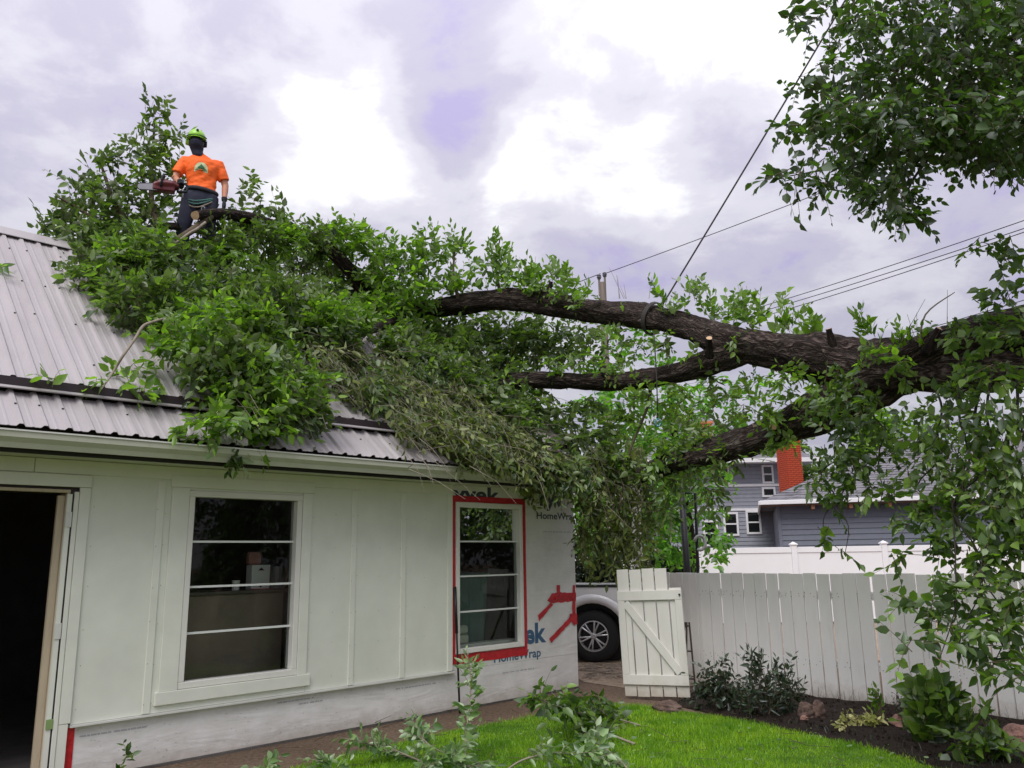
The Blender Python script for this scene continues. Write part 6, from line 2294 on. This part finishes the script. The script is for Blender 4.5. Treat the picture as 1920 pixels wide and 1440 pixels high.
# chainsaw held in the right hand
cs = thing("chainsaw", "red chainsaw with pale bar held out by the climber", "chainsaw", PB, R(20))
cs.scale = (1.02, 1.02, 1.02)
SC_ = Vector((-.37, -.37, .83))
b = MB()
b.tube([SC_ + Vector((.14, .0, -.01)), SC_ + Vector((.08, 0, .01)), SC_ + Vector((-.06, 0, .005)), SC_ + Vector((-.13, 0, -.02))], [.045, .075, .08, .055], 10, flat=.75)
b.box(SC_ + Vector((-.02, 0, -.045)), (.12, .055, .04))
b.tube([SC_ + Vector((-.03, -.05, .03)), SC_ + Vector((-.03, .05, .03))], .045, 10)
sawb = melt(b, "engine_housing", MAT["saw_red"], cs, .010, 3)
b = MB()
b.tube([SC_ + Vector((.10, 0, .03)), SC_ + Vector((.17, 0, .065)), SC_ + Vector((.235, 0, .03)), SC_ + Vector((.23, 0, -.05)), SC_ + Vector((.12, 0, -.06))], .016, 8)
b.build("rear_handle", MAT["glove"], cs, smooth=True)
b = MB()
b.tube([SC_ + Vector((-.05, -.075, -.05)), SC_ + Vector((-.04, -.08, .07)), SC_ + Vector((-.03, -.03, .125)), SC_ + Vector((-.03, .04, .125)), SC_ + Vector((-.05, .085, .03))], .013, 8)
b.build("front_handle", MAT["glove"], cs, smooth=True)
b = MB()
b.add([SC_ + Vector(p) for p in ((-.095, -.07, .02), (-.095, .07, .02), (-.14, .06, .11), (-.14, -.06, .11), (-.103, -.07, .02), (-.103, .07, .02), (-.148, .06, .11), (-.148, -.06, .11))], [(0, 1, 2, 3), (4, 7, 6, 5), (0, 4, 5, 1), (1, 5, 6, 2), (2, 6, 7, 3), (3, 7, 4, 0)])
b.build("hand_guard", MAT["glove"], cs)
b = MB()
bo = []
for i in range(9):
    a_ = R(90 + 22.5 * i)
    bo.append((-.28 + .026 * math.cos(a_), .034 * math.sin(a_)))
bo = [(-.10, .042)] + bo + [(-.10, -.042)]
nB = len(bo)
bar_m = Matrix.Rotation(R(-7), 3, "Y")
bar_pts = [SC_ + bar_m @ Vector((x, yy, z - .035)) for yy in (-.045, -.039) for (x, z) in bo]
b.add(bar_pts, [tuple(range(nB)), tuple(range(2 * nB - 1, nB - 1, -1))] + [(i, (i + 1) % nB, (i + 1) % nB + nB, i + nB) for i in range(nB)])
bar = b.build("guide_bar", MAT["steel"], cs)
b = MB()
loop = [SC_ + bar_m @ Vector((x * 1.012 - .002, -.042, (z * 1.12) - .035)) for (x, z) in bo]
b.tube(loop, .0055, 5)
b.build("chain", MAT["harness"], bar)

# ------------------------------------------------------------------ ropes on the limb
knot = at(1240, 575, 9.72)
rp_top = at(1650, -110, 8.2)
wire(knot, rp_top, .02, .011, "taut dark rope running from the limb up to the sky at right", "rigging_rope", "rope")
m = MB()
lc = at(1228, 598, 10.05)
ldir = (at(1200, 592, 10.2) - at(1290, 613, 9.7)).normalized()
u_ = ldir.cross(Vector((0, 0, 1))).normalized()
v_ = ldir.cross(u_)
for kk in range(3):
    m.tube([lc + ldir * (.02 * kk + .004 * i / 5) + (u_ * math.cos(R(20 * i)) + v_ * math.sin(R(20 * i))) * .205 for i in range(19)], .011, 6)
tag(m.build("rope_wrap", MAT["rope"], smooth=True), "dark rope wrapped round the upper limb", "rope")
m = MB()
hp0, hp1 = at(1227, 640, 9.75), at(1233, 785, 9.75)
m.tube([hp0 + Vector((0, 0, .12)), hp0, hp0.lerp(hp1, .5) + Vector((.01, 0, 0)), hp1], .008, 6)
rope_t = tag(m.build("hanging_rope", MAT["rope"], smooth=True), "slim rope hanging straight down below the middle limb", "rope")
m = MB()
m.tube([hp1 + Vector((.03 * math.cos(a_), 0, -.05 + .045 * math.sin(a_))) for a_ in [R(30 * i) for i in range(13)]], .010, 6)
tag(m.build("carabiner", surf("blue_anodised", (.10, .30, .38), .3, .05, metal=.4), smooth=True), "blue carabiner at the end of the hanging rope", "carabiner")

# ------------------------------------------------------------------ rocks
from mathutils import noise as mnoise
def rock(name, label, p, s, mat, seed, group="rocks along the bed"):
    r_ = random.Random(seed)
    bm = bmesh.new()
    bmesh.ops.create_icosphere(bm, subdivisions=4, radius=1)
    off = [Vector((r_.uniform(-1, 1), r_.uniform(-1, 1), r_.uniform(-1, 1))).normalized() for _ in range(14)]
    amp = [r_.uniform(.72, .98) for _ in off]
    for v in bm.verts:
        c = v.co.copy()
        for o_, a_ in zip(off, amp):
            dd = c.dot(o_)
            if dd > a_:
                c -= o_ * (dd - a_)
        nz_ = mnoise.fractal(c * 1.6 + Vector((seed * 3.1, 0, 0)), 1.0, 2.0, 4)
        c *= 1 + .16 * nz_ + .05 * math.sin(11 * c.z + 3 * c.x + seed)
        v.co = Vector((c.x * s[0], c.y * s[1], c.z * s[2] + s[2] * .3)) * .85
    me = bpy.data.meshes.new(name)
    bm.to_mesh(me)
    bm.free()
    me.materials.append(mat)
    o = place(name, me)
    o.location = (p.x, p.y, max(0.0, p.z))
    o.rotation_euler.z = r_.uniform(0, 3)
    tag(o, label, "rock", group)


rock("garden_rock", "reddish brown rock holding the foot of the open gate", on_ground(1250, 1334), (.21, .14, .10), MAT["rock"], 1)
rock("garden_rock", "brown rock upright against the fence between shrub and pale plant", on_ground(1512, 1345, .05), (.10, .08, .13), MAT["rock"], 2)
rock("garden_rock", "taller brown rock leaning right beside the upright one", on_ground(1536, 1345, .05), (.085, .08, .15), MAT["rock"], 3)
rock("garden_rock", "small pale stone at the foot of the brown rocks", on_ground(1508, 1350, .05), (.05, .045, .04), MAT["pink_rock"], 4)
rock("garden_rock", "pink rock in the bed left of the big-leaved bush", on_ground(1692, 1362, .05), (.15, .12, .10), MAT["pink_rock"], 5)
rock("garden_rock", "large pink boulder at the right edge of the picture", on_ground(1915, 1392, .05), (.20, .16, .14), MAT["pink_rock"], 6)

# ------------------------------------------------------------------ plants in the bed
def plant(name, label, base, clumps, mat, leaf, nleaf, mode, length, wid=1.0, droop=.2, stems_=5, big=0, cat="plant"):
    t = thing(name, label, cat, base)
    S = Leaves()
    for (dx, dy, dz, r_, n) in clumps:
        clump(S, Vector(base) + Vector((dx, dy, dz)), r_, n, leaf, nleaf, mode, length, droop, .1, wid=wid)
    m_ = MB()
    for i in range(stems_):
        c_ = clumps[i % len(clumps)]
        e_ = Vector((c_[0] + rj.uniform(-.05, .05), c_[1], c_[2] + rj.uniform(0, .08)))
        m_.tube([Vector((rj.uniform(-.03, .03), rj.uniform(-.03, .03), 0)), e_ * .5 + Vector((rj.uniform(-.03, .03), 0, 0)), e_], [.007, .006, .003], 5)
    so = m_.build("stems", MAT["twig"], t)
    so["kind"] = "stuff"
    if big:
        k_ = split_big(S, big, mat, t)
        finish(S, "foliage", mat, t, k_, loc=base)
    else:
        finish(S, "foliage", mat, t, loc=base)
    return t


def bedpt(px, py):
    p = on_ground(px, py, .05)
    p.z = .035
    return p


plant("garden_shrub", "dark leafy shrub in the fence corner beside the trellis", bedpt(1350, 1325), [(0, 0, .22, .2, 34), (-.12, .05, .2, .16, 22), (.12, 0, .2, .18, 26), (.02, 0, .38, .13, 14)], MAT["leaf_dark"], .075, 7, "out", .2, cat="shrub")
plant("garden_shrub", "taller dark purple-green shrub against the fence boards", bedpt(1440, 1338), [(0, 0, .18, .2, 34), (-.18, .0, .15, .16, 20), (.2, 0, .16, .17, 24), (-.05, 0, .38, .15, 12), (.16, 0, .34, .13, 9), (-.06, 0, .54, .09, 5)], MAT["leaf_dark"], .085, 8, "up", .26, .6, .1, 8, cat="shrub")
plant("variegated_plant", "low cream and yellow leaved plant in the bed", bedpt(1612, 1362), [(0, 0, .06, (.16, .14, .06), 40), (.12, 0, .06, (.1, .1, .05), 16), (-.12, 0, .05, (.1, .1, .05), 16)], MAT["leaf_hosta"], .06, 5, "out", .12, .9)
plant("seedling", "small green seedling at the fence right of the cream plant", bedpt(1652, 1358), [(0, 0, .14, .06, 5), (.0, 0, .26, .05, 4)], MAT["leaf_bright"], .075, 5, "up", .12)
plant("leafy_bush", "green bush with big pointed leaves under the hanging foliage", bedpt(1752, 1392), [(0, 0, .2, .2, 22), (-.12, 0, .18, .15, 12), (.14, 0, .2, .16, 14), (.0, 0, .38, .15, 12), (.12, 0, .36, .12, 8)], MAT["leaf"], .14, 6, "up", .24, 1.25, .2, 7, 60, cat="bush")
plant("leafy_bush", "low darker green plant at the right end of the bed", bedpt(1850, 1425), [(0, 0, .12, .16, 16), (.12, 0, .12, .14, 12), (-.14, 0, .1, .12, 10), (.03, 0, .3, .1, 6)], MAT["leaf_near"], .11, 6, "out", .2, 1.2, .2, 5, 30, cat="bush")
plant("boxwood_twig", "small fine-leaved sprig left of the big-leaved bush", bedpt(1697, 1368), [(0, 0, .16, .07, 10), (.0, 0, .26, .05, 6)], MAT["leaf_dark"], .03, 8, "up", .14)

# dry grass along the fence foot
m = Leaves()
n = 260
xs_ = rng.uniform(-5.4, -1.3, n)
P = np.array([list(gl(FX - .06 - abs(rng.normal(0, .05)), x_, .03)) for x_ in xs_])
D = nrm(np.array([0, 0, 1.0]) + rng.normal(0, .35, (n, 3))) * rng.uniform(.05, .16, n)[:, None]
m.tp, m.tq, m.tr = [P], [P + D], [np.full(n, .0022)]
o = place("dry_grass", m.twigs("dry_grass", surf("dry_grass", (.16, .12, .07), .9, .3)))
tag(o, "dry grass stalks along the foot of the white fence", "grass", kind="stuff")

# ------------------------------------------------------------------ cut branches lying on the ground
def cut_branch(label, pts, n_sp, leaf, mat, length=.26, nleaf=6, group="cut branches on the ground", mode_up=.6, spread=.5, stem_r=.009):
    base = Vector(pts[0])
    t = thing("cut_branch", label, "branch", (base.x, base.y, 0), 0, group)
    loc = t.location
    p_, r_ = smooth_path([(Vector(p) - loc, stem_r * (1 - .7 * i / (len(pts) - 1))) for i, p in enumerate(pts)], 6)
    m_ = MB()
    m_.tube(p_, r_, 6)
    m_.build("stem", MAT["pale_twig"], t, smooth=True)
    n_sp = int(n_sp * 1.7)
    leaf *= 1.12
    S = Leaves()
    idx = rng.integers(len(p_) // 5, len(p_), n_sp)
    P = np.array([list(p_[i] + loc) for i in idx])
    T = np.array([list((p_[min(i + 1, len(p_) - 1)] - p_[max(i - 1, 0)]).normalized()) for i in idx])
    D = T + rng.normal(0, spread, (n_sp, 3)) + np.array([0, 0, mode_up]) * rng.uniform(.2, 1, n_sp)[:, None]
    U = np.array([0, -.3, 1.0]) + rng.normal(0, .6, (n_sp, 3))
    sprays(S, P, D, U, length, nleaf, leaf, .35)
    S.cat()
    S.P[:, 2] = np.maximum(S.P[:, 2], .02)
    n_l = len(S.P)
    split_big(S, min(n_l, 300), mat, t)
    tw = S.twigs("twigs", MAT["pale_twig"])
    tw.transform(Matrix.Translation(-loc))
    o_ = place("twigs", tw, t)
    o_["kind"] = "stuff"


def gp(px, py, z=0.0):
    return on_ground(px, py, z)


G1 = gp(872, 1450)
cut_branch("upright cut branch with pale leaves standing by the black pole", [G1 + Vector((0, 0, .02)), Vector((G1.x + .0, G1.y + .2, .25)), Vector((G1.x + .02, G1.y + .35, .5)), Vector((G1.x + .02, G1.y + .45, .72))], 16, .075, MAT["leaf_ground"], .18, 6, mode_up=.5)
G2 = gp(1180, 1392)
cut_branch("dark leafy branch lying before the house wrap corner", [gp(1190, 1395, .03), gp(1130, 1370, .08), gp(1090, 1340, .18), gp(1045, 1325, .35), gp(1010, 1310, .52)], 38, .10, MAT["leaf_near"], .26, 6, mode_up=.5, stem_r=.012)
cut_branch("second dark leafy branch end under the first, near the lawn edge", [gp(1200, 1360, .04), gp(1150, 1345, .10), gp(1110, 1330, .16), gp(1060, 1330, .2)], 26, .09, MAT["leaf_near"], .24, 6, mode_up=.5)
cut_branch("pale leafy twigs on the dirt left of the upright branch", [gp(800, 1432, .02), gp(760, 1415, .06), gp(720, 1400, .12), gp(685, 1395, .18)], 18, .075, MAT["leaf_ground"], .2, 6)
cut_branch("pale twig spray low between the pole and the lawn", [gp(900, 1440, .02), gp(860, 1425, .08), gp(810, 1400, .2), gp(780, 1372, .3)], 16, .08, MAT["leaf_ground"], .2, 6)
cut_branch("arching pale green branch across the bottom of the lawn", [gp(940, 1452, .02), gp(980, 1425, .12), gp(1040, 1412, .16), gp(1110, 1420, .10), gp(1160, 1435, .03)], 24, .075, MAT["leaf_ground"], .18, 6)
cut_branch("grey-green twigs at the bottom edge near the centre", [gp(760, 1470, .02), gp(800, 1440, .08), gp(850, 1430, .10), gp(900, 1445, .05)], 18, .075, MAT["leaf_ground"], .2, 6)
cut_branch("pale leaves at the lawn edge right of the arching branch", [gp(1180, 1445, .02), gp(1150, 1415, .08), gp(1120, 1395, .12), gp(1100, 1390, .12)], 14, .08, MAT["leaf_ground"], .18, 5)
cut_branch("small green sprig poking up before the wrap near the door", [gp(232, 1500, .02) + Vector((0, -.35, 0)), gp(235, 1480, .1) + Vector((0, -.3, 0)), at(236, 1418, 6.2)], 9, .06, MAT["leaf"], .10, 5, mode_up=.8)
cut_branch("leaf tips at the bottom edge left of the grass", [gp(470, 1480, .02), gp(490, 1455, .08), gp(500, 1440, .16)], 8, .07, MAT["leaf_ground"], .14, 5)
cut_branch("light leaves at the bottom edge where the lawn begins", [gp(640, 1465, .02), gp(615, 1440, .1), gp(605, 1425, .18)], 9, .08, MAT["leaf_ground"], .15, 5)

# crumbly soil: clods over the bed
m = MB()
rs = random.Random(31)
for i in range(900):
    u, v = rs.random(), rs.random() ** .8
    p = poly_at(pa, u).lerp(poly_at(pb, u), .04 + .94 * v)
    s_ = rs.uniform(.006, .022) * (1.6 if rs.random() < .06 else 1)
    z_ = .045 + rs.uniform(0, .02)
    rot = Matrix.Rotation(rs.uniform(0, 3), 3, Vector((rs.random(), rs.random(), rs.random() + .1)).normalized())
    m.add([Vector((p.x, p.y, z_)) + rot @ Vector(q) * s_ for q in ((1, 0, 0), (-1, .1, 0), (0, 1, .1), (.1, -1, 0), (0, 0, .8), (0, 0, -.8))], [(0, 2, 4), (2, 1, 4), (1, 3, 4), (3, 0, 4), (2, 0, 5), (1, 2, 5), (3, 1, 5), (0, 3, 5)])
o = m.build("soil_clods", MAT["soil"])
tag(o, "crumbly dark soil clods over the planting bed", "soil", kind="stuff")
# weeds and stray blades in the bed
V, F = grass(2600, [tuple(p.xy) for p in pa] + [tuple(p.xy) for p in reversed(pb)], 1.6, 5.5, 5.0, 10.2, .04, .10, .003)
V[:, 2] += .03
o = place("bed_weeds", mesh_np("bed_weeds", V, F, MAT["leaf_dark"]))
tag(o, "thin dark weeds growing through the soil of the bed", "weeds", kind="stuff")

# snapped twigs and stalks strewn over lawn and dirt
m = Leaves()
n = 150
P = np.array([list(on_ground(rng.uniform(520, 1600), rng.uniform(1330, 1450), .03)) for _ in range(n)])
P = P[(P[:, 0] < 3.0)]
n = len(P)
D = nrm(np.concatenate([rng.normal(0, 1, (n, 2)), rng.normal(0, .12, (n, 1))], 1)) * rng.uniform(.05, .22, n)[:, None]
m.tp, m.tq, m.tr = [P], [P + D], [np.full(n, .0035)]
o = place("twig_litter", m.twigs("twig_litter", MAT["twig"]))
tag(o, "snapped twigs strewn over the lawn and the dirt strip", "twigs", kind="stuff")

# loose leaves scattered on lawn and soil
S = Leaves()
n = 120
px_ = rng.uniform(900, 1800, n)
py_ = rng.uniform(1330, 1440, n)
P = np.array([list(on_ground(a_, b_, .035)) for a_, b_ in zip(px_, py_)])
ok = P[:, 0] < 3.8
P = P[ok]
n = len(P)
S.add(P, np.concatenate([rng.normal(0, 1, (n, 2)), rng.normal(0, .15, (n, 1))], 1), np.array([0, 0, 1.0]) + rng.normal(0, .3, (n, 3)), rng.uniform(.03, .065, n), rng.uniform(.8, 1.1, n))
S.cat()
o = place("leaf_litter", S.mesh("leaf_litter", MAT["leaf_ground"]))
tag(o, "loose pale leaves scattered over the lawn and the soil", "leaves", kind="stuff")
